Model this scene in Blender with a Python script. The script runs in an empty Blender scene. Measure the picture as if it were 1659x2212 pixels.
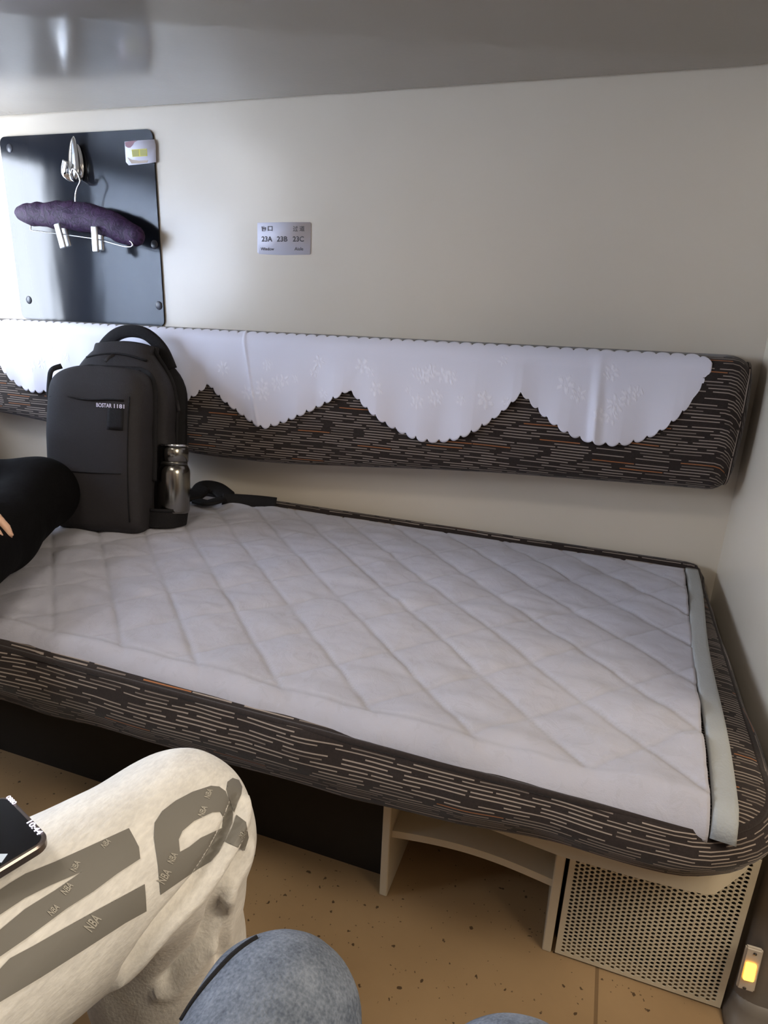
import bpy, bmesh, math, random
import numpy as np
from mathutils import Vector, Matrix
from mathutils.bvhtree import BVHTree
from mathutils.geometry import delaunay_2d_cdt
random.seed(7); np.random.seed(7)
S = bpy.context.scene
COL = S.collection
H = 0.975                                   # height of the lens above the floor; all z below are relative to the lens

# ------------------------------------------------------------------ camera
AX = np.array([[0.94302032, 0.13752089, -0.30298626],
               [0.33027429, -0.27632994, 0.90253014],
               [0.04039258, -0.95117284, -0.30600436]])   # world X, Y, Z axes seen from the lens
FOC, CX, CY = 1375.0, 829.5, 1106.0
cam_d = bpy.data.cameras.new('camera'); cam = bpy.data.objects.new('camera', cam_d); COL.objects.link(cam)
r, u, b = AX[:, 0], -AX[:, 1], -AX[:, 2]
cam.matrix_world = Matrix(((r[0], u[0], b[0], 0), (r[1], u[1], b[1], 0), (r[2], u[2], b[2], H), (0, 0, 0, 1)))
cam_d.sensor_fit = 'HORIZONTAL'; cam_d.sensor_width = 36; cam_d.lens = 36 * FOC / 1659
cam_d.clip_start = 0.02
S.camera = cam

# ------------------------------------------------------------------ light
S.view_settings.view_transform = 'Standard'; S.view_settings.look = 'None'
S.view_settings.gamma = 1; S.view_settings.use_curve_mapping = False
S.view_settings.exposure = 0.38
W = bpy.data.worlds.new('world'); S.world = W; W.use_nodes = True
W.node_tree.nodes['Background'].inputs[0].default_value = (0.72, 0.83, 1.0, 1)
W.node_tree.nodes['Background'].inputs[1].default_value = 3.0

def area(name, loc, target, sx, sy, power, col):
    d = bpy.data.lights.new(name, 'AREA'); d.shape = 'RECTANGLE'; d.size = sx; d.size_y = sy
    d.energy = power; d.color = col
    o = bpy.data.objects.new(name, d); COL.objects.link(o)
    o.location = (loc[0], loc[1], loc[2] + H)
    v = Vector((target[0], target[1], target[2] + H)) - o.location
    o.rotation_euler = v.to_track_quat('-Z', 'Y').to_euler()
    return o
area('window_daylight', (-2.02, 0.45, 0.22), (-0.4, 0.75, -0.12), 1.6, 0.75, 68, (0.88, 0.92, 1.0))
area('corridor_daylight', (1.05, 0.25, 0.65), (-0.2, 0.5, -0.6), 0.8, 0.7, 15, (1.0, 0.87, 0.68))
area('ceiling_fill_light', (-0.5, -0.15, 1.2), (-0.45, 0.1, 0), 0.5, 0.3, 7, (1.0, 0.92, 0.80))  # unseen fill light added overhead to brighten the laps and floor

# ------------------------------------------------------------------ helpers
def ray(px, py): return AX @ np.array([px - CX, py - CY, FOC])
def PY(px, py, y): q = ray(px, py); return q * (y / q[1])
def PZ(px, py, z): q = ray(px, py); return q * (z / q[2])
def PX(px, py, x): q = ray(px, py); return q * (x / q[0])
def loc_of(o):
    p = Vector((0, 0, 0))
    while o is not None: p += o.location; o = o.parent
    return p
def obj(name, verts, faces, mat, parent=None, uv=None, smooth=True, origin=None, mats=None, mi=None):
    """ONE mesh object from lens-relative world vertices."""
    V = np.asarray(verts, dtype=float).copy(); V[:, 2] += H
    me = bpy.data.meshes.new(name)
    if origin is not None: o0 = np.array([origin[0], origin[1], origin[2] + H])
    elif parent is None: o0 = np.array([(V[:, 0].min() + V[:, 0].max()) / 2, (V[:, 1].min() + V[:, 1].max()) / 2, V[:, 2].min()])
    else: o0 = np.array(loc_of(parent))
    me.from_pydata((V - o0).tolist(), [], [tuple(int(i) for i in f) for f in faces])
    for m in (mats or [mat]): me.materials.append(m)
    if mi is not None: me.polygons.foreach_set('material_index', np.asarray(mi, dtype=np.int32))
    if smooth: me.polygons.foreach_set('use_smooth', [True] * len(me.polygons))
    if uv is not None:
        lay = me.uv_layers.new(name='uv'); li = np.empty(len(me.loops), dtype=np.int32); me.loops.foreach_get('vertex_index', li)
        uva = np.asarray(uv, dtype=float)
        d = uva if len(uva) == len(me.loops) and len(uva) != len(V) else uva[li]
        lay.data.foreach_set('uv', d.ravel())
    me.update()
    o = bpy.data.objects.new(name, me); COL.objects.link(o)
    if parent is None: o.location = o0
    else: o.parent = parent
    return o
def tag(o, label=None, cat=None, group=None, kind=None):
    if label: o['label'] = label
    if cat: o['category'] = cat
    if group: o['group'] = group
    if kind: o['kind'] = kind
    return o
def thing(name, loc, label, cat, group=None):
    o = bpy.data.objects.new(name, None); COL.objects.link(o); o.empty_display_size = 0.05
    o.location = (loc[0], loc[1], loc[2] + H)
    return tag(o, label, cat, group)
def attr(o, name, vals):
    a = o.data.attributes.new(name, 'FLOAT', 'POINT'); a.data.foreach_set('value', np.asarray(vals, dtype=np.float32))
def sharp(o, deg=35):
    me = o.data; bm = bmesh.new(); bm.from_mesh(me)
    for e in bm.edges:
        if len(e.link_faces) == 2 and e.calc_face_angle(0) > math.radians(deg): e.smooth = False
    bm.to_mesh(me); bm.free()
    return o
def from_bm(bm):
    bm.verts.ensure_lookup_table(); bm.verts.index_update()
    V = [tuple(v.co) for v in bm.verts]; F = [[v.index for v in f.verts] for f in bm.faces]; bm.free(); return V, F
def box(x0, x1, y0, y1, z0, z1, bev=0.0, seg=2):
    bm = bmesh.new()
    bmesh.ops.create_cube(bm, size=1)
    for v in bm.verts: v.co = Vector(((x0 + x1) / 2 + v.co.x * (x1 - x0), (y0 + y1) / 2 + v.co.y * (y1 - y0), (z0 + z1) / 2 + v.co.z * (z1 - z0)))
    if bev: bmesh.ops.bevel(bm, geom=bm.edges[:], offset=bev, segments=seg, affect='EDGES', profile=0.5)
    return from_bm(bm)
def join(*parts):
    V, F = [], []
    for v, f in parts:
        n = len(V); V += [tuple(p) for p in v]; F += [[i + n for i in q] for q in f]
    return V, F
def prism(pts, axis, a, b_):
    """extrude a 2-D outline along an axis; axis y: pts are (x,z); axis z: (x,y)"""
    n = len(pts)
    mk = (lambda p, t: (p[0], t, p[1])) if axis == 'y' else ((lambda p, t: (p[0], p[1], t)) if axis == 'z' else (lambda p, t: (t, p[0], p[1])))
    V = [mk(p, a) for p in pts] + [mk(p, b_) for p in pts]
    F = [list(range(n))[::-1], list(range(n, 2 * n))] + [[i, (i + 1) % n, n + (i + 1) % n, n + i] for i in range(n)]
    bm = bmesh.new(); vs = [bm.verts.new(v) for v in V]
    for f in F: bm.faces.new([vs[i] for i in f])
    bmesh.ops.recalc_face_normals(bm, faces=bm.faces[:])
    return from_bm(bm)
def rrect(x0, x1, y0, y1, rad, n=6):
    rs = rad if isinstance(rad, (list, tuple)) else [rad] * 4
    out = []
    for (cx, cy, a0, r_) in ((x1, y1, 0, rs[0]), (x0, y1, 90, rs[1]), (x0, y0, 180, rs[2]), (x1, y0, 270, rs[3])):
        sx = -1 if cx == x1 else 1; sy = -1 if cy == y1 else 1
        for i in range(n + 1):
            a = math.radians(a0 + 90 * i / n)
            out.append((cx + sx * r_ + r_ * math.cos(a), cy + sy * r_ + r_ * math.sin(a)))
    return out
def tube(path, rad, n=8, flat=None, up=(0, 0, 1), caps=True, closed=False):
    """sweep a round (or flat = (half width, half thickness)) section along a path"""
    P = [np.array(p, float) for p in path]; m = len(P); V = []; F = []
    up = np.array(up, float)
    for i, p in enumerate(P):
        t = (P[(i + 1) % m] - P[i - 1]) if closed else (P[min(i + 1, m - 1)] - P[max(i - 1, 0)])
        t = t / (np.linalg.norm(t) + 1e-9)
        s = np.cross(t, up); s = s / (np.linalg.norm(s) + 1e-9); w = np.cross(s, t)
        rr = rad[i] if isinstance(rad, (list, tuple, np.ndarray)) else rad
        for k in range(n):
            a = 2 * math.pi * k / n
            ca, sa = math.cos(a), math.sin(a)
            if flat:
                e = 0.4; ca = math.copysign(abs(ca) ** e, ca) * flat[0]; sa = math.copysign(abs(sa) ** e, sa) * flat[1]
                V.append(p + s * ca + w * sa)
            else: V.append(p + s * ca * rr + w * sa * rr)
    for i in range(m if closed else m - 1):
        for k in range(n):
            a0 = i * n + k; a1 = i * n + (k + 1) % n; c = ((i + 1) % m) * n
            F.append([a0, a1, c + (k + 1) % n, c + k])
    if caps and not closed:
        F.append(list(range(n))[::-1]); F.append([(m - 1) * n + k for k in range(n)])
    return V, F
def smooth_path(pts, n=8):
    P = [np.array(p, float) for p in pts]; out = []
    for i in range(len(P) - 1):
        p0 = P[max(i - 1, 0)]; p1 = P[i]; p2 = P[i + 1]; p3 = P[min(i + 2, len(P) - 1)]
        for k in range(n):
            t = k / n
            out.append(0.5 * (2 * p1 + (p2 - p0) * t + (2 * p0 - 5 * p1 + 4 * p2 - p3) * t * t + (3 * p1 - p0 - 3 * p2 + p3) * t ** 3))
    out.append(P[-1]); return out
def grid(fn, nu, nv, closed_u=False):
    V = [fn(i, j) for j in range(nv) for i in range(nu)]; F = []
    for j in range(nv - 1):
        for i in range(nu if closed_u else nu - 1):
            a = j * nu + i; b2 = j * nu + (i + 1) % nu
            F.append([a, b2, b2 + nu, a + nu])
    return V, F
def lathe(prof, a, b_, n=28):
    """profile of (distance along axis, radius) turned about the line from a to b"""
    a = np.array(a, float); b_ = np.array(b_, float); t = (b_ - a) / np.linalg.norm(b_ - a)
    s = np.cross(t, [0.3, 1, 0.1]); s /= np.linalg.norm(s); w = np.cross(t, s)
    V, F = [], []
    for (d, r_) in prof:
        for k in range(n):
            an = 2 * math.pi * k / n; V.append(a + t * d + (s * math.cos(an) + w * math.sin(an)) * max(r_, 1e-5))
    for i in range(len(prof) - 1):
        for k in range(n): F.append([i * n + k, i * n + (k + 1) % n, (i + 1) * n + (k + 1) % n, (i + 1) * n + k])
    F.append(list(range(n))[::-1]); F.append([(len(prof) - 1) * n + k for k in range(n)])
    return V, F
def vnoise(P, scale, seed=0):
    """smooth value noise in -1..1 on an (n,3) array"""
    rs = np.random.RandomState(seed); T = rs.rand(32, 32, 32) * 2 - 1
    Q = np.asarray(P, float) * scale; I = np.floor(Q).astype(int); f = Q - I; f = f * f * (3 - 2 * f)
    out = 0
    for dx in (0, 1):
        for dy in (0, 1):
            for dz in (0, 1):
                w = (f[:, 0] if dx else 1 - f[:, 0]) * (f[:, 1] if dy else 1 - f[:, 1]) * (f[:, 2] if dz else 1 - f[:, 2])
                out = out + w * T[(I[:, 0] + dx) % 32, (I[:, 1] + dy) % 32, (I[:, 2] + dz) % 32]
    return out
def text2d(s, size, bold=0.0):
    c = bpy.data.curves.new('t', 'FONT'); c.body = s; c.size = size; c.offset = bold; c.align_x = 'CENTER'; c.align_y = 'CENTER'
    o = bpy.data.objects.new('t', c); COL.objects.link(o)
    dg = bpy.context.evaluated_depsgraph_get(); me = bpy.data.meshes.new_from_object(o.evaluated_get(dg))
    V = [(v.co.x, v.co.y) for v in me.vertices]; F = [list(p.vertices) for p in me.polygons]
    bpy.data.objects.remove(o); bpy.data.curves.remove(c); bpy.data.meshes.remove(me)
    return V, F

# ------------------------------------------------------------------ materials
class NT:
    def __init__(s, name):
        s.m = bpy.data.materials.new(name); s.m.use_nodes = True; s.t = s.m.node_tree; s.b = s.t.nodes['Principled BSDF']; s.out = s.t.nodes['Material Output']
    def n(s, typ, ins=None, **kw):
        nd = s.t.nodes.new(typ)
        for k, v in kw.items(): setattr(nd, k, v)
        for k, v in (ins or {}).items(): s.set(nd.inputs[k], v)
        return nd
    def set(s, sock, v):
        if isinstance(v, bpy.types.NodeSocket): s.t.links.new(v, sock)
        elif isinstance(v, bpy.types.Node): s.t.links.new(v.outputs[0], sock)
        else: sock.default_value = v
    def math(s, op, a, b_=None, c=None):
        nd = s.t.nodes.new('ShaderNodeMath'); nd.operation = op
        s.set(nd.inputs[0], a)
        if b_ is not None: s.set(nd.inputs[1], b_)
        if c is not None: s.set(nd.inputs[2], c)
        return nd.outputs[0]
    def mix(s, f, a, b_):
        nd = s.t.nodes.new('ShaderNodeMix'); nd.data_type = 'RGBA'
        s.set(nd.inputs[0], f); s.set(nd.inputs[6], a); s.set(nd.inputs[7], b_); return nd.outputs[2]
    def noise(s, scale, detail=3, vec=None, rough=0.5, dist=0.0):
        nd = s.n('ShaderNodeTexNoise', {'Scale': scale, 'Detail': detail, 'Roughness': rough, 'Distortion': dist})
        if vec is not None: s.set(nd.inputs['Vector'], vec)
        return nd.outputs['Fac']
    def ramp(s, f, stops):
        nd = s.n('ShaderNodeValToRGB', {0: f}); e = nd.color_ramp.elements
        while len(e) < len(stops): e.new(0.5)
        for el, (p, c) in zip(e, stops): el.position = p; el.color = c if len(c) == 4 else (*c, 1)
        return nd.outputs[0]
    def bump(s, h, strength=0.3, dist=0.01):
        nd = s.n('ShaderNodeBump', {'Height': h, 'Strength': strength, 'Distance': dist}); s.set(s.b.inputs['Normal'], nd.outputs[0]); return nd
    def P(s, **kw):
        for k, v in kw.items(): s.set(s.b.inputs[k.replace('_', ' ')], v)
def c4(r_, g, b_): return (r_, g, b_, 1)
def srgb(r_, g, b_):
    f = lambda c: (c / 255 / 12.92) if c / 255 <= 0.04045 else ((c / 255 + 0.055) / 1.055) ** 2.4
    return (f(r_), f(g), f(b_), 1)
def simple(name, col, rough=0.5, metal=0.0, var=0.0, vs=30, bump=0.0, bs=120, spec=0.5, coat=0.0, emis=None, es=0):
    k = NT(name); k.P(Roughness=rough, Metallic=metal); k.b.inputs['Specular IOR Level'].default_value = spec
    tc = k.n('ShaderNodeTexCoord').outputs['Object']
    f = k.noise(vs, 4, tc)
    a = tuple(max(0, c * (1 - var)) for c in col[:3]) + (1,); b_ = tuple(min(1, c * (1 + var)) for c in col[:3]) + (1,)
    k.P(Base_Color=k.mix(f, a, b_))
    if bump: k.bump(k.noise(bs, 3, tc), bump, 0.004)
    if coat: k.b.inputs['Coat Weight'].default_value = coat; k.b.inputs['Coat Roughness'].default_value = 0.06
    if emis: k.b.inputs['Emission Color'].default_value = emis; k.b.inputs['Emission Strength'].default_value = es
    return k.m

def m_stripes():
    k = NT('striped_upholstery'); uvn = k.n('ShaderNodeUVMap', uv_map='uv')
    tcn = k.n('ShaderNodeTexCoord').outputs['Object']
    wob = k.noise(6, 2, tcn)
    sep = k.n('ShaderNodeSeparateXYZ', {0: uvn.outputs[0]}); u_, v_ = sep.outputs[0], sep.outputs[1]
    v2 = k.math('ADD', v_, k.math('MULTIPLY', k.math('SUBTRACT', wob, 0.5), 0.005))
    row = k.math('MULTIPLY', v2, 1 / 0.0063); ri = k.math('FLOOR', row); rf = k.math('FRACT', row)
    w1 = k.math('FRACT', k.math('MULTIPLY', k.math('SINE', k.math('MULTIPLY', ri, 12.9898)), 437.585))
    uu = k.math('ADD', k.math('MULTIPLY', u_, 1 / 0.086), k.math('MULTIPLY', w1, 17.3)); ui = k.math('FLOOR', uu); uf = k.math('FRACT', uu)
    cv = k.n('ShaderNodeCombineXYZ', {0: ui, 1: ri})
    w2 = k.n('ShaderNodeTexWhiteNoise', {'Vector': cv.outputs[0]}, noise_dimensions='2D'); rv = w2.outputs['Value']; rc = k.n('ShaderNodeSeparateColor', {0: w2.outputs['Color']})
    inrow = k.math('MULTIPLY', k.math('GREATER_THAN', rf, 0.32), k.math('LESS_THAN', rf, 0.64))
    length = k.math('MULTIPLY_ADD', rc.outputs[0], 0.36, 0.62)
    on = k.math('MULTIPLY', inrow, k.math('LESS_THAN', uf, length))
    on = k.math('MULTIPLY', on, k.math('GREATER_THAN', rc.outputs[1], 0.07))
    orange = k.math('GREATER_THAN', rv, 0.965)
    dim = k.math('MULTIPLY', k.math('LESS_THAN', rv, 0.25), 0.6)
    base = k.mix(k.noise(300, 2, tcn), srgb(30, 22, 21), srgb(48, 39, 36))
    dash = k.mix(dim, srgb(148, 135, 125), srgb(86, 75, 69)); dash = k.mix(orange, dash, srgb(160, 102, 62))
    k.P(Base_Color=k.mix(on, base, dash), Roughness=0.85)
    k.b.inputs['Sheen Weight'].default_value = 0.15; k.b.inputs['Specular IOR Level'].default_value = 0.25
    h = k.math('ADD', k.math('MULTIPLY', on, 0.6), k.math('MULTIPLY', k.noise(500, 2, tcn), 0.5)); k.bump(h, 0.35, 0.002)
    return k.m
M = {}
M['stripe'] = m_stripes()
def m_wall(name, col, rough=0.42, coat=0.0):
    k = NT(name); tc = k.n('ShaderNodeTexCoord').outputs['Object']
    f = k.noise(2.2, 3, tc)
    k.P(Base_Color=k.mix(f, tuple(c * 0.95 for c in col[:3]) + (1,), col), Roughness=rough)
    k.bump(k.math('ADD', k.noise(4, 2, tc), k.math('MULTIPLY', k.noise(90, 2, tc), 0.05)), 0.10, 0.02)
    if coat: k.b.inputs['Coat Weight'].default_value = coat; k.b.inputs['Coat Roughness'].default_value = 0.04
    return k.m
M['wall'] = m_wall('painted_wall_panel', (0.68, 0.605, 0.50, 1), 0.26)
M['bunk'] = m_wall('glossy_bunk_panel', (0.31, 0.275, 0.235, 1), 0.16, 0.0); M['bunk'].node_tree.nodes['Principled BSDF'].inputs['Specular IOR Level'].default_value = 0.38
M['ceil'] = m_wall('ceiling_panel', (0.34, 0.32, 0.29, 1), 0.5)
M['wood'] = m_wall('brown_laminate_wall', (0.26, 0.20, 0.15, 1), 0.4)
M['cream'] = simple('cream_painted_board', (0.66, 0.59, 0.46, 1), 0.45, var=0.08, vs=14, bump=0.05)
M['post'] = simple('grey_post_plastic', srgb(118, 111, 104), 0.42, var=0.06, vs=6)
M['grille'] = simple('cream_perforated_metal', (0.68, 0.62, 0.49, 1), 0.42, var=0.12, vs=20)
M['undershade'] = simple('under_berth_shade', (0.016, 0.012, 0.009, 1), 0.75, var=0.15)  # near-black colour standing in for the deep shade under the berth
M['dark'] = simple('recess_shade', (0.02, 0.018, 0.015, 1), 0.8, var=0.2)  # colour standing in for the shade inside the grille recess
def m_floor():
    k = NT('speckled_vinyl_floor'); tc = k.n('ShaderNodeTexCoord').outputs['Object']
    big = k.noise(5, 4, tc); base = k.mix(big, srgb(138, 112, 82), srgb(170, 142, 106))
    base = k.mix(k.math('MULTIPLY', k.noise(60, 4, tc), 0.35), base, srgb(168, 138, 100))
    sp = k.n('ShaderNodeTexVoronoi', {'Scale': 52.0, 'Vector': tc, 'Randomness': 1.0}, feature='F1')
    rnd = k.n('ShaderNodeSeparateColor', {0: sp.outputs['Color']})
    dist = k.math('ADD', sp.outputs['Distance'], k.math('MULTIPLY', k.math('SUBTRACT', k.noise(180, 3, tc), 0.5), 0.55))
    spot = k.math('MULTIPLY', k.math('LESS_THAN', dist, k.math('MULTIPLY', rnd.outputs[1], 0.15)), k.math('GREATER_THAN', rnd.outputs[0], 0.15))
    base = k.mix(k.math('MULTIPLY', spot, 0.85), base, srgb(58, 42, 28))
    s2 = k.n('ShaderNodeTexVoronoi', {'Scale': 120.0, 'Vector': tc, 'Randomness': 1.0}, feature='F1'); r2 = k.n('ShaderNodeSeparateColor', {0: s2.outputs['Color']})
    d2 = k.math('ADD', s2.outputs['Distance'], k.math('MULTIPLY', k.math('SUBTRACT', k.noise(300, 3, tc), 0.5), 0.8))
    base = k.mix(k.math('MULTIPLY', k.math('MULTIPLY', k.math('LESS_THAN', d2, 0.12), k.math('GREATER_THAN', r2.outputs[0], 0.72)), 0.7), base, srgb(66, 48, 32))
    scr = k.noise(26, 5, k.n('ShaderNodeMapping', {'Vector': tc, 'Scale': (1, 7, 1), 'Rotation': (0, 0, 0.9)}).outputs[0], 0.7, 2.0)
    base = k.mix(k.math('MULTIPLY', k.math('GREATER_THAN', scr, 0.70), 0.35), base, srgb(80, 58, 38))
    sx = k.n('ShaderNodeSeparateXYZ', {0: k.n('ShaderNodeNewGeometry').outputs['Position']}).outputs[0]
    seam = k.math('LESS_THAN', k.math('ABSOLUTE', k.math('SUBTRACT', sx, 0.1115)), 0.0028)
    base = k.mix(k.math('MULTIPLY', seam, 0.6), base, srgb(86, 64, 42))
    k.P(Base_Color=base, Roughness=k.math('MULTIPLY_ADD', big, 0.2, 0.36))
    k.bump(k.noise(120, 3, tc), 0.06, 0.003)
    return k.m
M['floor'] = m_floor()
def m_plate():
    k = NT('dark_glossy_panel'); tc = k.n('ShaderNodeTexCoord').outputs['Object']
    k.P(Base_Color=(0.012, 0.014, 0.02, 1), Roughness=0.14); k.b.inputs['Specular IOR Level'].default_value = 0.30; k.b.inputs['IOR'].default_value = 1.6
    mp = k.n('ShaderNodeMapping', {'Vector': tc, 'Scale': (1, 1, 0.35)}).outputs[0]
    k.bump(k.noise(7, 2, mp), 0.25, 0.01)
    return k.m
M['plate'] = m_plate()
M['cap'] = simple('smoked_plastic_cap', srgb(66, 68, 76), 0.35, spec=0.4)
M['chrome'] = simple('polished_chrome', (0.82, 0.82, 0.82, 1), 0.12, 1.0)
M['satin'] = simple('satin_silver_metal', (0.62, 0.62, 0.62, 1), 0.35, 0.85)
M['steel'] = simple('brushed_steel', (0.24, 0.225, 0.20, 1), 0.2, 1.0, var=0.05, vs=90)
M['steel_dark'] = simple('dark_steel', (0.13, 0.125, 0.115, 1), 0.30, 0.9)
def m_purple():
    k = NT('purple_brocade'); tc = k.n('ShaderNodeTexCoord').outputs['Object']
    n = k.noise(45, 3, tc, 0.6, 2.5)
    k.P(Base_Color=k.mix(k.math('GREATER_THAN', n, 0.52), srgb(44, 26, 54), srgb(62, 38, 70)), Roughness=0.6)
    k.b.inputs['Specular IOR Level'].default_value = 0.25; k.bump(n, 0.5, 0.004); return k.m
M['purple'] = m_purple()
M['paper'] = simple('white_paper', srgb(222, 220, 232), 0.6, var=0.02)
M['ink'] = simple('dark_print_ink', srgb(66, 62, 70), 0.6, var=0.1, vs=400)
def m_lace():
    k = NT('white_satin_damask'); tc = k.n('ShaderNodeTexCoord').outputs['Object']
    a = k.n('ShaderNodeAttribute', attribute_name='flower').outputs['Fac']
    k.P(Base_Color=k.mix(a, srgb(222, 220, 232), srgb(234, 232, 242)), Roughness=k.math('MULTIPLY_ADD', a, -0.22, 0.62))
    k.b.inputs['Sheen Weight'].default_value = 0.2; k.b.inputs['Subsurface Weight'].default_value = 0.0
    k.bump(k.math('ADD', k.math('MULTIPLY', a, 1.0), k.math('MULTIPLY', k.noise(900, 1, tc), 0.12)), 0.5, 0.0015)
    return k.m
M['lace'] = m_lace()
def m_quilt():
    k = NT('white_quilted_cotton'); tc = k.n('ShaderNodeTexCoord').outputs['Object']
    n1 = k.noise(7, 5, tc, 0.65, 0.6); n2 = k.noise(38, 4, tc, 0.6, 1.0)
    g = k.n('ShaderNodeAttribute', attribute_name='seam').outputs['Fac']
    c = k.mix(n1, srgb(158, 157, 167), srgb(184, 182, 192)); c = k.mix(k.math('MULTIPLY', k.math('GREATER_THAN', n2, 0.58), 0.25), c, srgb(160, 158, 165))
    c = k.mix(k.math('MULTIPLY', g, 0.35), c, srgb(140, 138, 142))
    k.P(Base_Color=c, Roughness=0.85); k.b.inputs['Specular IOR Level'].default_value = 0.25
    k.b.inputs['Sheen Weight'].default_value = 0.15
    k.bump(k.math('ADD', k.math('MULTIPLY', n2, 0.8), k.math('MULTIPLY', k.noise(700, 2, tc), 0.15)), 0.28, 0.006)
    return k.m
M['quilt'] = m_quilt()
M['binding'] = simple('grey_white_cotton_tape', srgb(158, 160, 160), 0.8, var=0.05, bump=0.2, bs=300, spec=0.2)
M['bagcloth'] = simple('charcoal_nylon', srgb(44, 41, 43), 0.7, var=0.12, vs=300, bump=0.25, bs=700, spec=0.3)
M['bagblack'] = simple('black_nylon_webbing', srgb(22, 20, 22), 0.7, var=0.2, vs=200, bump=0.3, bs=500, spec=0.25)
M['reflect'] = simple('reflective_white_print', srgb(225, 220, 240), 0.4)
def m_net():
    k = NT('black_mesh_net'); tc = k.n('ShaderNodeTexCoord').outputs['Object']
    k.P(Base_Color=srgb(14, 13, 14), Roughness=0.8)
    v = k.n('ShaderNodeTexVoronoi', {'Scale': 420.0, 'Vector': tc}, feature='DISTANCE_TO_EDGE').outputs['Distance']
    k.P(Alpha=k.math('LESS_THAN', v, 0.07)); return k.m
M['net'] = m_net()
def m_fabric(name, a, b_, s1, s2, rough=0.9, bump=0.4, sheen=0.2, stretch=(1, 1, 1), bd=0.003):
    k = NT(name); tc = k.n('ShaderNodeTexCoord').outputs['Object']; mp = k.n('ShaderNodeMapping', {'Vector': tc, 'Scale': stretch}).outputs[0]
    n = k.math('ADD', k.math('MULTIPLY', k.noise(s1, 4, mp), 0.5), k.math('MULTIPLY', k.noise(s2, 3, mp), 0.5))
    n2 = k.n('ShaderNodeMapRange', {'Value': n, 'From Min': 0.35, 'From Max': 0.65}).outputs[0]
    k.P(Base_Color=k.mix(n2, a, b_), Roughness=rough); k.b.inputs['Sheen Weight'].default_value = sheen; k.b.inputs['Specular IOR Level'].default_value = 0.2
    k.bump(k.math('ADD', n, k.math('MULTIPLY', k.noise(14, 2, tc), 0.6)), bump, bd); return k.m
M['sweat'] = m_fabric('heather_grey_fleece', srgb(218, 214, 208), srgb(242, 238, 231), 60, 320, stretch=(1, 0.4, 1))
M['denim'] = m_fabric('blue_denim', srgb(84, 92, 106), srgb(134, 142, 156), 45, 420, bump=0.6, sheen=0.05)
M['blackcloth'] = simple('black_cotton', srgb(13, 12, 13), 0.9, var=0.2, vs=40, bump=0.3, bs=60, spec=0.1)
M['print'] = simple('grey_rubber_print', srgb(124, 120, 113), 0.5, var=0.05, vs=20, spec=0.35)
M['print_light'] = simple('pale_rubber_print', srgb(178, 172, 160), 0.55)
M['greytop'] = m_fabric('grey_jersey', srgb(120, 120, 124), srgb(150, 150, 154), 50, 300)
M['navytop'] = m_fabric('navy_jersey', srgb(34, 40, 58), srgb(46, 54, 74), 50, 300)
def m_skin():
    k = NT('skin'); tc = k.n('ShaderNodeTexCoord').outputs['Object']
    k.P(Base_Color=k.mix(k.noise(30, 3, tc), srgb(212, 166, 138), srgb(232, 192, 164)), Roughness=0.5); k.b.inputs['Subsurface Weight'].default_value = 0.1
    k.b.inputs['Subsurface Radius'].default_value = (0.01, 0.004, 0.002); k.bump(k.noise(260, 2, tc), 0.15, 0.001); return k.m
M['skin'] = m_skin()
M['hair'] = simple('black_hair', srgb(20, 17, 16), 0.5, var=0.4, vs=200, bump=0.6, bs=200)
M['shoe'] = simple('dark_shoe_rubber', srgb(48, 48, 52), 0.6, var=0.1)
M['screen'] = simple('dark_phone_glass', (0.006, 0.006, 0.007, 1), 0.08, spec=0.5)
M['phoneframe'] = simple('grey_phone_metal', srgb(128, 118, 114), 0.28, 0.8)
M['screen_text'] = simple('lit_screen_digits', (0.8, 0.78, 0.9, 1), 0.5, emis=(0.85, 0.8, 1, 1), es=0.9)
M['screen_icon'] = simple('lit_screen_icon', (0.3, 0.33, 0.36, 1), 0.5, emis=(0.55, 0.6, 0.65, 1), es=0.5)
M['glow'] = simple('lit_amber_rocker', (1, 0.5, 0.05, 1), 0.4, emis=(1.0, 0.46, 0.05, 1), es=3.5)
M['switchplate'] = simple('ivory_switch_plastic', srgb(206, 196, 182), 0.4, var=0.04)
M['curtain'] = m_fabric('slate_curtain', srgb(66, 70, 84), srgb(92, 98, 112), 20, 200)
def m_glass():
    k = NT('window_glass'); g = k.n('ShaderNodeBsdfGlossy', {'Color': (0.9, 0.95, 1, 1), 'Roughness': 0.02}); t = k.n('ShaderNodeBsdfTransparent', {'Color': (0.96, 0.98, 1, 1)})
    mx = k.n('ShaderNodeMixShader', {0: 0.06, 1: t.outputs[0], 2: g.outputs[0]})
    k.t.links.new(mx.outputs[0], k.out.inputs['Surface']); return k.m
M['glass'] = m_glass()
def m_sheer():
    k = NT('sheer_voile'); a = k.n('ShaderNodeBsdfTranslucent', {'Color': (0.80, 0.86, 0.95, 1)}); t = k.n('ShaderNodeBsdfTransparent', {'Color': (1, 1, 1, 1)}); d = k.n('ShaderNodeBsdfDiffuse', {'Color': (0.8, 0.84, 0.9, 1)})
    m1 = k.n('ShaderNodeMixShader', {0: 0.25, 1: a.outputs[0], 2: d.outputs[0]}); m2 = k.n('ShaderNodeMixShader', {0: 0.22, 1: m1.outputs[0], 2: t.outputs[0]})
    k.t.links.new(m2.outputs[0], k.out.inputs['Surface']); return k.m
M['sheer'] = m_sheer()
M['alu'] = simple('painted_window_frame', srgb(200, 198, 194), 0.4)

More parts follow.
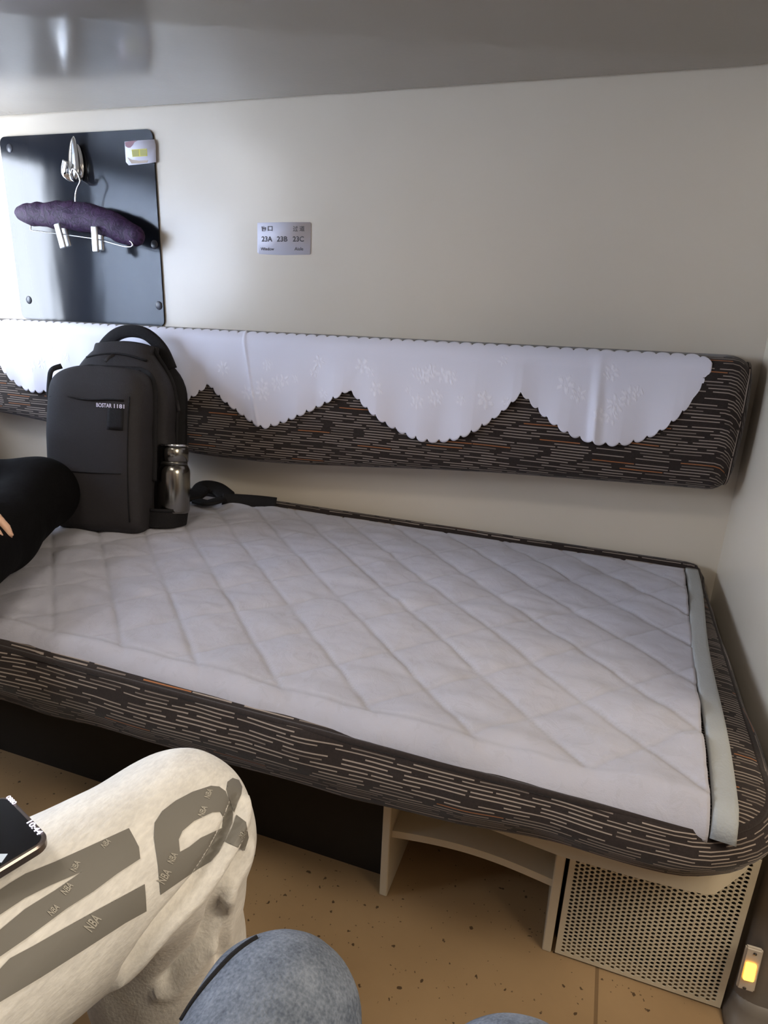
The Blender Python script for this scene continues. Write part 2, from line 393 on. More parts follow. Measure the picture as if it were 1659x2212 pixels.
# ------------------------------------------------------------------ the room
FL = -0.975; WB = 1.5; WR = 0.29; WL = -1.85; WF = -0.95; CE = 1.25
def struct(name, vf, m, smooth=False): return tag(obj(name, vf[0], vf[1], m, smooth=smooth), kind='structure')
struct('floor', box(WL - 0.1, 1.4, WF - 0.1, WB + 0.1, FL - 0.06, FL), M['floor'])
struct('ceiling', box(WL - 0.1, 1.4, WF - 0.1, WB + 0.1, CE, CE + 0.06), M['ceil'])
struct('wall_back', box(WL - 0.1, WR, WB, WB + 0.06, FL, CE), M['wall'])
struct('wall_right', join(box(WR, WR + 0.06, 0.84, WB + 0.06, FL, CE), box(WR, WR + 0.06, WF, -0.02, FL, CE), box(WR, WR + 0.06, -0.02, 0.80, 0.98, CE)), M['wall'])
struct('wall_front', box(WL - 0.1, WR, WF - 0.06, WF, FL, CE), M['wood'])
WY0, WY1, WZ0, WZ1 = -0.45, 1.41, -0.20, 0.41
struct('wall_left', join(box(WL - 0.06, WL, WF, WB, FL, WZ0), box(WL - 0.06, WL, WF, WB, WZ1, CE), box(WL - 0.06, WL, WF, WY0, WZ0, WZ1), box(WL - 0.06, WL, WY1, WB, WZ0, WZ1)), M['wood'])
struct('wall_corridor', join(box(1.3, 1.36, WF, WB, FL, CE), box(WR + 0.06, 1.3, WF - 0.06, WF, FL, CE), box(WR + 0.06, 1.3, WB, WB + 0.06, FL, CE)), M['wood'])
win = struct('window_1', join(box(WL - 0.05, WL + 0.012, WY0 - 0.03, WY1 + 0.03, WZ1 - 0.01, WZ1 + 0.03, 0.006), box(WL - 0.05, WL + 0.012, WY0 - 0.03, WY1 + 0.03, WZ0 - 0.03, WZ0 + 0.01, 0.006),
     box(WL - 0.05, WL + 0.012, WY0 - 0.03, WY0 + 0.01, WZ0, WZ1, 0.006), box(WL - 0.05, WL + 0.012, WY1 - 0.01, WY1 + 0.03, WZ0, WZ1, 0.006)), M['alu'])
obj('window_pane', *box(WL - 0.034, WL - 0.03, WY0, WY1, WZ0, WZ1), M['glass'], win, smooth=False)
# rounded door post beside the bench, its foot and the door sill
pp = rrect(0.295, 0.52, 0.80, 0.88, [0.005, 0.005, 0.028, 0.028], 8)
sharp(struct('trim_1', prism(pp, 'z', FL, CE), M['post'], True), 50)
V, F = [], []
for k, (d, z) in enumerate([(0.030, FL), (0.026, FL + 0.008), (0.014, FL + 0.018), (0.006, FL + 0.032), (0.001, FL + 0.05)]):
    V += [(x, y, z) for x, y in rrect(0.296 - d * 0.25, 0.53, 0.80 - d, 0.87, [0.005, 0.005, 0.03, 0.03], 8)]
n_ = len(V) // 5
F = [[k * n_ + i, k * n_ + (i + 1) % n_, (k + 1) * n_ + (i + 1) % n_, (k + 1) * n_ + i] for k in range(4) for i in range(n_)] + [[4 * n_ + i for i in range(n_)], [i for i in range(n_)][::-1]]
struct('trim_2', (V, F), M['post'], True)
struct('trim_3', box(0.325, 0.40, 0.0, 0.765, FL, FL + 0.014, 0.004), M['alu'])

# curtain in front of the window
def curtain(name, y0, y1, lab, m_=None):
    n, m = 60, 16
    def f(i, j):
        t = i / (n - 1); k = j / (m - 1)
        return (WL + 0.045 + 0.014 * math.sin(t * (y1 - y0) * 95 + 0.4 * math.sin(k * 3)) + 0.004 * math.sin(t * 31), y0 + (y1 - y0) * t, 0.435 - 0.68 * k)
    V, F = grid(f, n, m); o = obj(name, V, F, m_ or M['curtain'])
    md = o.modifiers.new('thickness', 'SOLIDIFY'); md.thickness = 0.002
    return tag(o, lab, 'curtain')
curtain('curtain', 1.00, 1.20, 'narrow slate curtain drawn back at the bench end of the window')
curtain('sheer_curtain', 0.28, 0.985, 'thin white sheer curtain over the middle of the window', M['sheer'])

tb = thing('added_table', (-1.6, 0.05, -0.26), 'unseen cream table added under the window to keep low daylight off the floor', 'table')  # unseen table, added to block low window light from the floor
obj('table_top', *prism(rrect(WL + 0.002, -1.36, -0.14, 0.24, [0.06, 0.0, 0.0, 0.06], 8), 'z', -0.245, -0.22), M['cream'], tb, smooth=False)
obj('table_leg', *box(-1.44, -1.41, 0.03, 0.07, FL, -0.245, 0.005), M['post'], tb)
# ------------------------------------------------------------------ upper bunk
bk = thing('upper_bunk', (-0.82, 1.1, 0.444), 'pale glossy underside of the upper bunk above the wall', 'bunk')
bm = bmesh.new(); bmesh.ops.create_cube(bm, size=1)
bx0, bx1, by0, by1, bz0, bz1 = WL + 0.005, 0.215, 0.66, WB - 0.002, 0.444, 0.56
for v in bm.verts: v.co = Vector(((bx0 + bx1) / 2 + v.co.x * (bx1 - bx0), (by0 + by1) / 2 + v.co.y * (by1 - by0), (bz0 + bz1) / 2 + v.co.z * (bz1 - bz0)))
ve = [e for e in bm.edges if all(v.co.x > 0 for v in e.verts) and abs(e.verts[0].co.z - e.verts[1].co.z) > 0.05]
bmesh.ops.bevel(bm, geom=ve, offset=0.05, segments=6, affect='EDGES', profile=0.5)
be = [e for e in bm.edges if all(v.co.z < bz0 + 0.001 for v in e.verts)]
bmesh.ops.bevel(bm, geom=be, offset=0.014, segments=5, affect='EDGES', profile=0.5)
V, F = from_bm(bm)
sharp(obj('bunk_panel', V, F, M['bunk'], bk), 50)
obj('bunk_mattress', *box(WL + 0.03, 0.19, 0.70, 1.48, 0.56, 0.66, 0.03, 3), M['stripe'], bk)

# ------------------------------------------------------------------ the lower berth: base, cushion, quilt
base = thing('berth_base', (-0.75, 1.1, FL), 'cream wooden base carrying the lower striped seat', 'bed base')
seat_out = [(WL + 0.01, 0.80), (-0.5, 0.80), (-0.30, 0.775), (-0.13, 0.738), (0.03, 0.720), (0.12, 0.721), (0.18, 0.724), (0.205, 0.727), (0.217, 0.732), (0.237, 0.755), (0.262, 0.787), (0.268, 0.80), (0.268, WB - 0.005), (WL + 0.01, WB - 0.005)]
sharp(obj('seat_board', *prism(seat_out, 'z', -0.690, -0.625), M['cream'], base), 50)
for x in (-1.215, -0.253, 0.026):
    obj('divider_panel', *box(x, x + 0.014, 0.815, WB - 0.004, FL, -0.689, 0.0015, 1), M['cream'], base, smooth=False)
shp = [(-0.239, 0.828)] + [(-0.239 + 0.265 * t, 0.828 + 0.014 * math.sin(math.pi * t)) for t in np.linspace(0.03, 0.97, 24)] + [(0.026, 0.828), (0.026, 1.148), (-0.239, 1.148)]
sharp(obj('shelf', *prism(shp, 'z', -0.856, -0.842), M['cream'], base), 40)
obj('shade_board', *box(-0.239, 0.026, 1.15, 1.16, FL, -0.689), M['undershade'], base, smooth=False)  # dark sheet that paints the shade at the back of the middle bay
obj('shade_board', *box(-1.201, -0.253, 0.855, 0.865, FL, -0.689), M['undershade'], base, smooth=False)  # added dark sheet in place of the shade in the left bay
# perforated grille with real holes
gx0, gx1, gz0, gz1, gy = 0.046, 0.286, FL + 0.004, -0.691, 0.815
pit = 0.0075; rad = 0.0031; ncol = int((gx1 - gx0 - 0.012) / pit); nrow = int((gz1 - gz0 - 0.010) / pit)
V, F, vid = [], [], {}
def gv(x, z):
    key = (round(x * 1e5), round(z * 1e5))
    if key not in vid: vid[key] = len(V); V.append((x, gy, z))
    return vid[key]
mx = (gx1 - gx0 - ncol * pit) / 2; mz = (gz1 - gz0 - nrow * pit) / 2
for i in range(ncol):
    x0 = gx0 + mx + i * pit; off = (i % 2) * pit / 2
    cells = []
    for j in range(nrow if i % 2 == 0 else nrow - 1): cells.append(gz0 + mz + off + j * pit)
    for z0 in cells:
        oc = [gv(x0, z0), gv(x0 + pit / 2, z0), gv(x0 + pit, z0), gv(x0 + pit, z0 + pit / 2), gv(x0 + pit, z0 + pit), gv(x0 + pit / 2, z0 + pit), gv(x0, z0 + pit), gv(x0, z0 + pit / 2)]
        n0 = len(V)
        for a in (225, 270, 315, 0, 45, 90, 135, 180):
            V.append((x0 + pit / 2 + rad * math.cos(math.radians(a)), gy, z0 + pit / 2 + rad * math.sin(math.radians(a))))
        for q in range(8): F.append([oc[q], oc[(q + 1) % 8], n0 + (q + 1) % 8, n0 + q])
    if i % 2:
        for (za, zb) in ((gz0 + mz, gz0 + mz + pit / 2), (gz0 + mz + nrow * pit - pit / 2, gz0 + mz + nrow * pit)):
            F.append([gv(x0, za), gv(x0 + pit / 2, za), gv(x0 + pit, za), gv(x0 + pit, zb), gv(x0 + pit / 2, zb), gv(x0, zb)])
for (a, b2, c, d) in ((gx0, gx0 + mx, gz0, gz1), (gx1 - mx, gx1, gz0, gz1), (gx0 + mx, gx1 - mx, gz0, gz0 + mz), (gx0 + mx, gx1 - mx, gz1 - mz, gz1)):
    n0 = len(V); V += [(a, gy, c), (b2, gy, c), (b2, gy, d), (a, gy, d)]; F.append([n0, n0 + 1, n0 + 2, n0 + 3])
g = obj('perforated_grille', V, F, M['grille'], base, smooth=False)
md = g.modifiers.new('thickness', 'SOLIDIFY'); md.thickness = 0.0015; md.offset = -1
obj('grille_shade_box', *box(0.046, 0.284, 0.845, 1.2, FL + 0.002, -0.70), M['dark'], base, smooth=False)  # added dark box; its colour stands in for the shade behind the holes

def perim(x0, x1, y0, y1, rads, step=0.012):
    pts = []
    n = 10
    raw = rrect(x0, x1, y0, y1, rads, n)
    raw = [np.array(p) for p in raw]; m = len(raw)
    for i in range(m):
        a, c = raw[i], raw[(i + 1) % m]; L = np.linalg.norm(c - a); k = max(1, int(L / step))
        if L < 1e-6: continue
        for q in range(k): pts.append(a + (c - a) * q / k)
    return np.array(pts)
def cushion(name, x0, x1, y0, y1, z0, z1, rads, er, parent, kx=None):
    P = perim(x0, x1, y0, y1, rads); n = len(P)
    T = np.roll(P, -1, 0) - np.roll(P, 1, 0); T /= np.linalg.norm(T, axis=1)[:, None]; N = np.stack([T[:, 1], -T[:, 0]], 1)
    s = np.concatenate([[0], np.cumsum(np.linalg.norm(np.diff(P, axis=0), axis=1))])
    prof = [(0.10, z0)] + [(er * (1 - math.sin(a)), z0 + er * (1 - math.cos(a))) for a in np.linspace(0, math.pi / 2, 6)]
    prof += [(-0.012 * math.sin(math.pi * t), z0 + er + (z1 - z0 - 2 * er) * t) for t in np.linspace(0, 1, 7)[1:-1]]
    prof += [(er * (1 - math.cos(a)), z1 - er * (1 - math.sin(a))) for a in np.linspace(0, math.pi / 2, 6)] + [(0.033, z1 + 0.001), (0.043, z1 + 0.001), (0.07, z1 + 0.003), (0.12, z1 + 0.004)]
    pl = [0]
    for a, c in zip(prof[:-1], prof[1:]): pl.append(pl[-1] + math.hypot(c[0] - a[0], c[1] - a[1]))
    V, F, UV = [], [], []
    for (d, z) in prof:
        for i in range(n): V.append((P[i, 0] - N[i, 0] * d, P[i, 1] - N[i, 1] * d, z))
    V = np.array(V)
    if kx: V[:, 2] = z1 - (z1 - V[:, 2]) * np.where(V[:, 2] < z1, np.interp(V[:, 0], kx[0], kx[1]), 1)
    def rise(y): t = np.clip((np.asarray(y) - 1.455) / 0.020, 0, 1); return 0.028 * t * t * (3 - 2 * t)
    if kx: V[:, 2] += rise(V[:, 1]) * np.clip((V[:, 2] - z1 + 0.05) / 0.03, 0, 1) * (np.arange(len(V)) < (len(prof) - 3) * n)
    rough = vnoise(V, 9, 3) * 0.005 + vnoise(V * [1, 1, 3], 22, 5) * 0.002
    side = (V[:, 2] > z0 + 0.01) & (V[:, 2] < z1 - 0.004)
    NN = np.tile(N, (len(prof), 1)); V[:, :2] += NN * (rough * side)[:, None]
    for k in range(len(prof) - 1):
        for i in range(n):
            j = (i + 1) % n; F.append([k * n + i, k * n + j, (k + 1) * n + j, (k + 1) * n + i])
            s1 = s[i + 1] if i + 1 < n else s[i] + 0.012
            if k >= len(prof) - 7: UV += [V[q][:2] for q in F[-1]]
            else: UV += [(s[i], pl[k]), (s1, pl[k]), (s1, pl[k + 1]), (s[i], pl[k + 1])]
    for ring in (0, len(prof) - 1):
        f = [ring * n + i for i in range(n)]; f = f[::-1] if ring == 0 else f
        F.append(f); UV += [V[q][:2] for q in f]
    # our outline runs counter-clockwise, so outside is N
    o = obj(name, V, F, M['stripe'], parent, uv=UV)
    pip = [(P[i, 0] - N[i, 0] * er * 0.35, P[i, 1] - N[i, 1] * er * 0.35, z1 - er * 0.28 + (float(rise(P[i, 1] - N[i, 1] * er * 0.35)) if kx else 0)) for i in range(n)]
    pv, pf = tube(pip, 0.0045, 6, closed=True)
    pu = [(s[i // 6], 0.0005 * (i % 6)) for i in range(len(pv))]
    obj('piping', pv, pf, M['stripe'], o, uv=pu)
    return o
cu = cushion('seat_cushion', WL + 0.012, 0.262, 0.655, WB - 0.006, -0.662, -0.542, [0.05, 0.02, 0.02, 0.12], 0.024, None, ([-1.8, -0.6, -0.25, 0.03, 0.26], [0.98, 0.95, 0.88, 0.68, 0.60]))
tag(cu, 'long brown seat cushion with beige dashes under the white quilt', 'seat cushion')
# opposite bench that the two travellers sit on
b2 = thing('opposite_berth', (-0.75, -0.48, FL), 'striped bench opposite, beneath the two seated travellers in jeans and sweatpants', 'bench')
cushion('bench_cushion', WL + 0.012, 0.262, WF + 0.03, -0.06, -0.662, -0.545, [0.12, 0.02, 0.02, 0.05], 0.024, b2)
obj('bench_board', *box(WL + 0.01, 0.25, WF + 0.01, -0.10, -0.715, -0.663, 0.01), M['cream'], b2)
for x in (-1.5, -0.7, 0.15): obj('bench_panel', *box(x, x + 0.014, WF + 0.01, -0.2, FL, -0.715), M['cream'], b2, smooth=False)

# quilt
nx, ny = 440, 200
XL = -1.74
def qx(u_, v_): return XL + (lerp(0.176, 0.216, v_) - XL) * u_
def lerp(a, c, t): return a + (c - a) * t
def seamd(x, y):
    d = 9.0
    a = (x + 1.03 * (y - 0.7) + 0.101) / 0.138; a = abs(a - np.round(a)) * 0.138 / 1.43
    c = (x - 0.97 * (y - 0.7) - 0.05) / 0.158; c = abs(c - np.round(c)) * 0.158 / 1.39
    return a, c
Vq = np.zeros((ny, nx, 3)); seam = np.zeros((ny, nx))
yprof = np.concatenate([np.linspace(-0.045, 0, 14)[:-1], np.linspace(0, 0.785, ny - 13)])
for j in range(ny):
    d = yprof[j]; v_ = max(0, d) / 0.785
    U = np.linspace(0, 1, nx); x = qx(U, v_)
    fy = 0.704 - 0.012 * np.clip((x + 0.35) / 0.5, 0, 1) + 0.003 * np.sin(x * 7)
    if d >= 0: y = fy + (1.453 - fy) * v_; z = np.full(nx, -0.522)
    else:
        t = -d / 0.045; y = fy - 0.035 * np.sin(t * 1.5); z = np.full(nx, -0.522 - 0.038 * t ** 1.7)
    a, c = seamd(x, y)
    g1 = np.exp(-(a / 0.0026) ** 2); g2 = np.exp(-(c / 0.0026) ** 2) * 0.5
    puff = np.minimum(1, a / 0.045) ** 0.5 * (0.45 + 0.55 * np.minimum(1, c / 0.05) ** 0.5)
    g0 = 0
    left = 1 - np.clip((x + 0.25) / 0.4, 0, 1)
    if d > -0.005: g0 = np.exp(-((d - 0.004) / 0.003) ** 2) * left
    g = np.clip(np.maximum(g1, g2) * (1 if d > 0.004 else 0.0) + g0, 0, 1)
    Pn = np.stack([x, y, np.zeros(nx)], 1)
    wr = vnoise(Pn, 6, 1) * 0.005 + vnoise(Pn * [1, 2.2, 1], 17, 2) * 0.003 + vnoise(Pn * [1, 1.6, 1], 45, 4) * 0.0009
    crump = np.exp(-((x + 0.95) / 0.35) ** 2) * vnoise(Pn @ np.array([[0.7, 0.7, 0], [-0.7, 0.7, 0], [0, 0, 1]]) * [1, 0.35, 1], 20, 8) * 0.005
    edge = min(1.0, max(0.0, (1 - v_) / 0.03))
    z = z + (puff * 0.0065 - 0.003) * (1 if d >= 0 else max(0, 1 + d / 0.02)) * edge + (wr + crump) * edge - g * 0.003
    z = np.maximum(z, -0.528 if d >= 0 else -0.556)
    Vq[j, :, 0] = x; Vq[j, :, 1] = y; Vq[j, :, 2] = z; seam[j] = g
V, F = Vq.reshape(-1, 3), grid(lambda i, j: 0, nx, ny)[1]
q = obj('quilt', V, F, M['quilt'])
attr(q, 'seam', seam.ravel())
md = q.modifiers.new('thickness', 'SOLIDIFY'); md.thickness = 0.016; md.offset = -1
tag(q, 'white quilted mattress pad with diamond stitching on the lower berth', 'quilt')
path = [(lerp(0.191, 0.231, t) + 0.003 * math.sin(t * 9), lerp(0.662, 1.458, t), -0.527 - 0.024 * max(0, 1 - t / 0.035) ** 2) for t in np.linspace(0, 1, 60)]
o = obj('binding', *tube(path, 0.01, 14, flat=(0.0135, 0.007)), M['binding'], q); o['label'] = 'grey cotton binding along the right edge'

# ------------------------------------------------------------------ backrest and lace runner
BX0, BX1 = WL + 0.015, 0.268
def bprof(x, t, off=0.0):
    """point on the backrest: t in 0..1 runs from the wall over the top, down the front and back under to the wall"""
    zt = -0.076 + 0.012 * (x + 1.6) / 1.8; zb = -0.335 - 0.062 * math.exp(-((x + 0.95) / 0.62) ** 2) + 0.012 * max(0, (x + 0.1))
    yf = 1.398 - 0.006 * math.sin((x + 1.0) * 2.2); yb = WB - 0.003; R = 0.034
    dr = min(x - BX0, BX1 - x); e = max(0.0, 1 - dr / 0.045); k = 1 - math.sqrt(max(0, 1 - e * e)); k *= 0.045
    zt -= k; zb += k; yf += k * 0.9
    R = max(0.004, min(R, (yb - yf) * 0.6))
    segs = [(yb - yf - R), R * math.pi / 2, (zt - zb - 2 * R), R * math.pi / 2, (yb - yf - R)]
    L = sum(segs); d = t * L
    if d < segs[0]: p = (yb - d, zt); n = (0, 1)
    elif d < segs[0] + segs[1]:
        a = (d - segs[0]) / R; n = (-math.sin(a), math.cos(a)); p = (yf + R + n[0] * R, zt - R + n[1] * R)
    elif d < sum(segs[:3]):
        q_ = (d - segs[0] - segs[1]) / segs[2]; n = (-1, 0); p = (yf - 0.010 * math.sin(math.pi * q_), zt - R - segs[2] * q_)
    elif d < sum(segs[:4]):
        a = (d - sum(segs[:3])) / R; n = (-math.cos(a), -math.sin(a)); p = (yf + R + n[0] * R, zb + R + n[1] * R)
    else: p = (yf + R + d - sum(segs[:4]), zb); n = (0, -1)
    return np.array([x, p[0] + n[0] * off, p[1] + n[1] * off]), L, segs
nxb = 260; ntb = 46
xs = np.concatenate([BX0 + 0.045 * (np.linspace(0, 1, 8)[:-1]) ** 2 + 1e-4, np.linspace(BX0 + 0.045, BX1 - 0.045, nxb - 14), BX1 - 1e-4 - 0.045 * (np.linspace(1, 0, 8)[1:]) ** 2])
V, UV = [], []
for j in range(ntb):
    for x in xs:
        p, L, sg = bprof(x, j / (ntb - 1)); V.append(p); UV.append((x, j / (ntb - 1) * L))
V = np.array(V); nz = vnoise(V, 5, 11) * 0.004 + vnoise(V * [0.6, 1, 2.5], 16, 12) * 0.0022; mid = (V[:, 1] < 1.45); V[:, 1] += nz * mid
nb = len(xs); F = grid(lambda i, j: 0, nb, ntb)[1]
F += [[j * nb for j in range(ntb)], [j * nb + nb - 1 for j in range(ntb)][::-1]]
br = obj('backrest', V, F, M['stripe'], uv=UV)
tag(br, 'long brown padded backrest with beige dashes on the wall', 'backrest')
ridge = []
for t in np.linspace(0.10, 0.90, 40):
    p, L, sg = bprof(BX1 - 0.012, t, 0.002); ridge.append(p)
rv, rf = tube(ridge, 0.003, 6); obj('piping', rv, rf, M['stripe'], br, uv=[(p[2], p[0]) for p in rv])

LX0, LX1 = -1.665, 0.186
valx = [-1.665, -1.335, -0.945, -0.560, -0.168, 0.186]; valz = [-0.13, -0.205, -0.196, -0.180, -0.155, -0.10]; tipz = [-0.262, -0.282, -0.290, -0.281, -0.246]
def hem(x):
    k = 0
    while k < 4 and x > valx[k + 1]: k += 1
    t = (x - valx[k]) / (valx[k + 1] - valx[k]); t = min(1, max(0, t))
    zv = lerp(valz[k], valz[k + 1], t)
    if k == 2: s_ = 1 - abs((t - 0.42) / (0.42 if t < 0.42 else 0.58)) ** (1.5 if t < 0.42 else 1.15)
    elif k == 4: s_ = (1 - abs(2 * t - 1) ** 2.2) if t < 0.5 else (1 - abs(2 * t - 1) ** 2.4)
    elif k == 0: s_ = 1 - abs((t - 0.42) / (0.42 if t < 0.42 else 0.58)) ** 2.2
    else: s_ = 1 - abs(2 * t - 1) ** 1.9
    z = zv + (tipz[k] - zv) * s_
    return z
# walk the hem by arc length so that every scallop has the same size
hx = np.linspace(LX0, LX1, 3000); hz = np.array([hem(x) for x in hx]); hs = np.concatenate([[0], np.cumsum(np.hypot(np.diff(hx), np.diff(hz)))])
sc_n = int(hs[-1] / 0.0265)
flowers = []
rf_ = random.Random(3)
for cx, n_ in ((-1.47, 9), (-1.15, 7), (-0.74, 8), (-0.36, 10), (0.02, 8), (-0.9, 3), (-0.55, 4), (-0.2, 4)):
    for _ in range(n_): flowers.append((cx + rf_.gauss(0, 0.045), -0.17 + rf_.gauss(0, 0.035), rf_.uniform(0.010, 0.021), rf_.randint(5, 7), rf_.uniform(0, 6)))
def flower_val(x, z):
    v = np.zeros_like(x)
    for (cx, cz, r_, n_, ph) in flowers:
        dx, dz = x - cx, z - cz; d = np.hypot(dx, dz); a = np.arctan2(dz, dx)
        rr = r_ * (0.72 + 0.28 * np.cos(n_ * a + ph))
        petal = np.clip((rr - d) / 0.003, 0, 1) * np.clip((d - 0.28 * r_) / 0.002, 0, 1) + np.clip((0.18 * r_ - d) / 0.002, 0, 1)
        v = np.maximum(v, petal * (0.6 + 0.4 * np.cos(n_ * a + ph)))
    return v
ncx, ncr = 760, 44
cxs = np.linspace(LX0, LX1, ncx); V = []; 
for j in range(ncr):
    r_ = j / (ncr - 1)
    for x in cxs:
        p0, L, sg = bprof(x, 0)
        s_ = np.interp(x, hx, hs); ph = (s_ / hs[-1] * sc_n) % 1.0; bumpz = 0.0125 * math.sqrt(max(0, 1 - (2 * ph - 1) ** 2))
        phx = (x - LX0) / 0.0265 % 1.0; bt = 0.011 * math.sqrt(max(0, 1 - (2 * phx - 1) ** 2))
        zt = p0[2]; zend = hem(x) - bumpz + 0.004
        e0, e1 = min(1, (x - LX0) / 0.05), min(1, (LX1 - x) / 0.035)
        t_top = sg[0] + sg[1] * 0.40 - bt
        if x > LX1 - 0.035 or x < LX0 + 0.05: t_top = t_top + 0.02 * (1 - min(e0, e1)) ** 2
        R = sg[1] / (math.pi / 2)
        t_bot = sg[0] + sg[1] + max(0.0, (zt - R) - zend)
        t = lerp(t_top, t_bot, r_)
        lift = 0.0035 + 0.004 * (0.5 + 0.5 * math.sin(x * 23 + 1.3)) * r_ + 0.003 * math.sin(x * 61) * r_ ** 2
        fold = math.exp(-((x + 0.022 - 0.012 * r_) / 0.010) ** 2) * 0.010 * r_ + math.exp(-((x - (-0.80 - 0.05 * (1 - r_))) / 0.004) ** 2) * 0.002
        p, _, _ = bprof(x, t / L, lift + fold); V.append(p)
V = np.array(V); fv = flower_val(V[:, 0], V[:, 2])
o = obj('lace_runner', V, grid(lambda i, j: 0, ncx, ncr)[1], M['lace']); attr(o, 'flower', fv)
md = o.modifiers.new('thickness', 'SOLIDIFY'); md.thickness = 0.0009; md.offset = 1
tag(o, 'white scalloped damask runner draped over the backrest top', 'lace cloth')

# ------------------------------------------------------------------ dark panel, hook, hanger, sticker, seat label
pl = thing('wall_panel', (-1.4, WB - 0.006, -0.07), 'dark glossy rectangular panel on the wall behind the hanger', 'panel')
out = rrect(-1.648, -1.149, -0.075, 0.397, 0.018, 6)
sharp(obj('panel_sheet', *prism(out, 'y', WB - 0.0055, WB - 0.0005), M['plate'], pl), 40)
for (px, py) in ((333, 528), (343, 660), (62, 648), (20, 320)):
    c = PY(px, py, WB - 0.0065); obj('screw_cap', *lathe([(0, 0.011), (0.001, 0.0112), (0.003, 0.009), (0.0036, 0.001)], (c[0], WB - 0.0045, c[2]), (c[0], WB - 0.02, c[2]), 20), M['cap'], pl)
hk = thing('coat_hook', (-1.41, WB - 0.006, 0.28), 'chrome double coat hook screwed onto the dark panel', 'hook')
def oval(cx, cz, rx, rz, y0, y1, n=28):
    return prism([(cx + rx * math.cos(2 * math.pi * i / n), cz + rz * math.sin(2 * math.pi * i / n) * (1.0 if math.sin(2 * math.pi * i / n) > 0 else 0.9)) for i in range(n)], 'y', y0, y1)
V, F = oval(-1.380, 0.325, 0.014, 0.045, WB - 0.014, WB - 0.006); obj('back_plate', V, F, M['chrome'], hk)
FC = PY(156, 343, WB - 0.034)
V, F = [], []
for j in range(15):
    t = j / 14; ww = 0.0165 * (math.sin(math.pi * min(1, 0.06 + 0.94 * t) ** 0.72) ** 0.6) * (1 if t < 0.99 else 0.5) + 0.001
    zc = FC[2] + lerp(-0.050, 0.054, t) if False else FC[2] - 0.050 + 0.104 * t
    yc = FC[1] + 0.012 * t ** 1.5
    for k in range(16):
        a = 2 * math.pi * k / 16; V.append((FC[0] + ww * math.cos(a), yc + 0.006 * math.sin(a) * min(1, ww / 0.008), zc))
F = [[j * 16 + k, j * 16 + (k + 1) % 16, (j + 1) * 16 + (k + 1) % 16, (j + 1) * 16 + k] for j in range(14) for k in range(16)] + [list(range(16))[::-1], [14 * 16 + k for k in range(16)]]
obj('face', V, F, M['chrome'], hk)
pth = smooth_path([(FC[0], WB - 0.012, FC[2] - 0.040), (FC[0], WB - 0.028, FC[2] - 0.047), (FC[0] - 0.008, WB - 0.040, FC[2] - 0.046), (FC[0] - 0.017, WB - 0.048, FC[2] - 0.034), PY(141, 347, WB - 0.052)], 6)
obj('prong', *tube(pth, 0.0055, 10, flat=(0.0075, 0.003), up=(0.2, -1, 0.2)), M['chrome'], hk)
pth = smooth_path([(FC[0], WB - 0.012, FC[2] - 0.042), (FC[0] + 0.004, WB - 0.026, FC[2] - 0.050), (FC[0] + 0.006, WB - 0.044, FC[2] - 0.048), (FC[0] + 0.007, WB - 0.052, FC[2] - 0.036)], 6)
obj('prong', *tube(pth, 0.0045, 10), M['chrome'], hk)

hy = WB - 0.055
def hp(px, py, y=hy): return PY(px, py, y)
hg = thing('clothes_hanger', tuple(hp(163, 440)), 'purple padded clothes hanger with metal clips on the chrome hook', 'hanger')
cen = [(33, 459), (60, 462), (95, 464), (130, 465), (165, 467), (200, 473), (235, 484), (265, 497), (290, 508), (311, 515)]
pp = smooth_path([hp(*c) for c in cen], 6)
rr = np.interp(np.linspace(0, 1, len(pp)), [0, 0.04, 0.12, 0.3, 0.5, 0.75, 0.92, 0.97, 1], [0.006, 0.018, 0.029, 0.036, 0.038, 0.034, 0.027, 0.018, 0.006])
V, F = tube(pp, rr * 0.95, 18, up=(0, -1, 0)); V = np.array(V); Cn = np.repeat(np.array(pp), 18, 0)
V[:, 1] = hy + (V[:, 1] - hy) * 0.62; V += (V - Cn) * (vnoise(V, 45, 21) * 0.10)[:, None]
obj('padded_cover', V, F, M['purple'], hg)
wire = [(163, 442), (163, 425), (166, 408), (173, 392), (170, 380), (166, 372), (161, 366), (156, 366), (154, 374)]
obj('hook_wire', *tube(smooth_path([hp(*c) for c in wire], 6), 0.0021, 8, up=(0, -1, 0)), M['chrome'], hg)
bar = [(67, 487), (67, 497), (80, 499), (120, 504), (170, 511), (215, 518), (262, 531), (283, 533), (286, 526), (280, 520)]
obj('clip_bar', *tube(smooth_path([hp(*c, hy - 0.012) for c in bar], 4), 0.0017, 8, up=(0, -1, 0)), M['chrome'], hg)
def clip(c, lean):
    c = np.array(c); V, F = box(-0.0095, 0.0095, -0.016, -0.009, -0.032, 0.030, 0.003)
    rot = lambda P, a: [(p[0] * math.cos(a) + p[2] * math.sin(a), p[1], p[2] * math.cos(a) - p[0] * math.sin(a)) for p in P]
    o = obj('clip', [c + np.array(p) for p in rot(V, lean)], F, M['satin'], hg)
    V, F = box(-0.0095, 0.0095, 0.004, 0.010, -0.026, 0.026, 0.003)
    obj('clip_jaw', [c + np.array(p) for p in rot(V, lean)], F, M['satin'], o)
clip(hp(138, 510, hy - 0.012), -0.22); clip(hp(213, 517, hy - 0.012), 0.03)

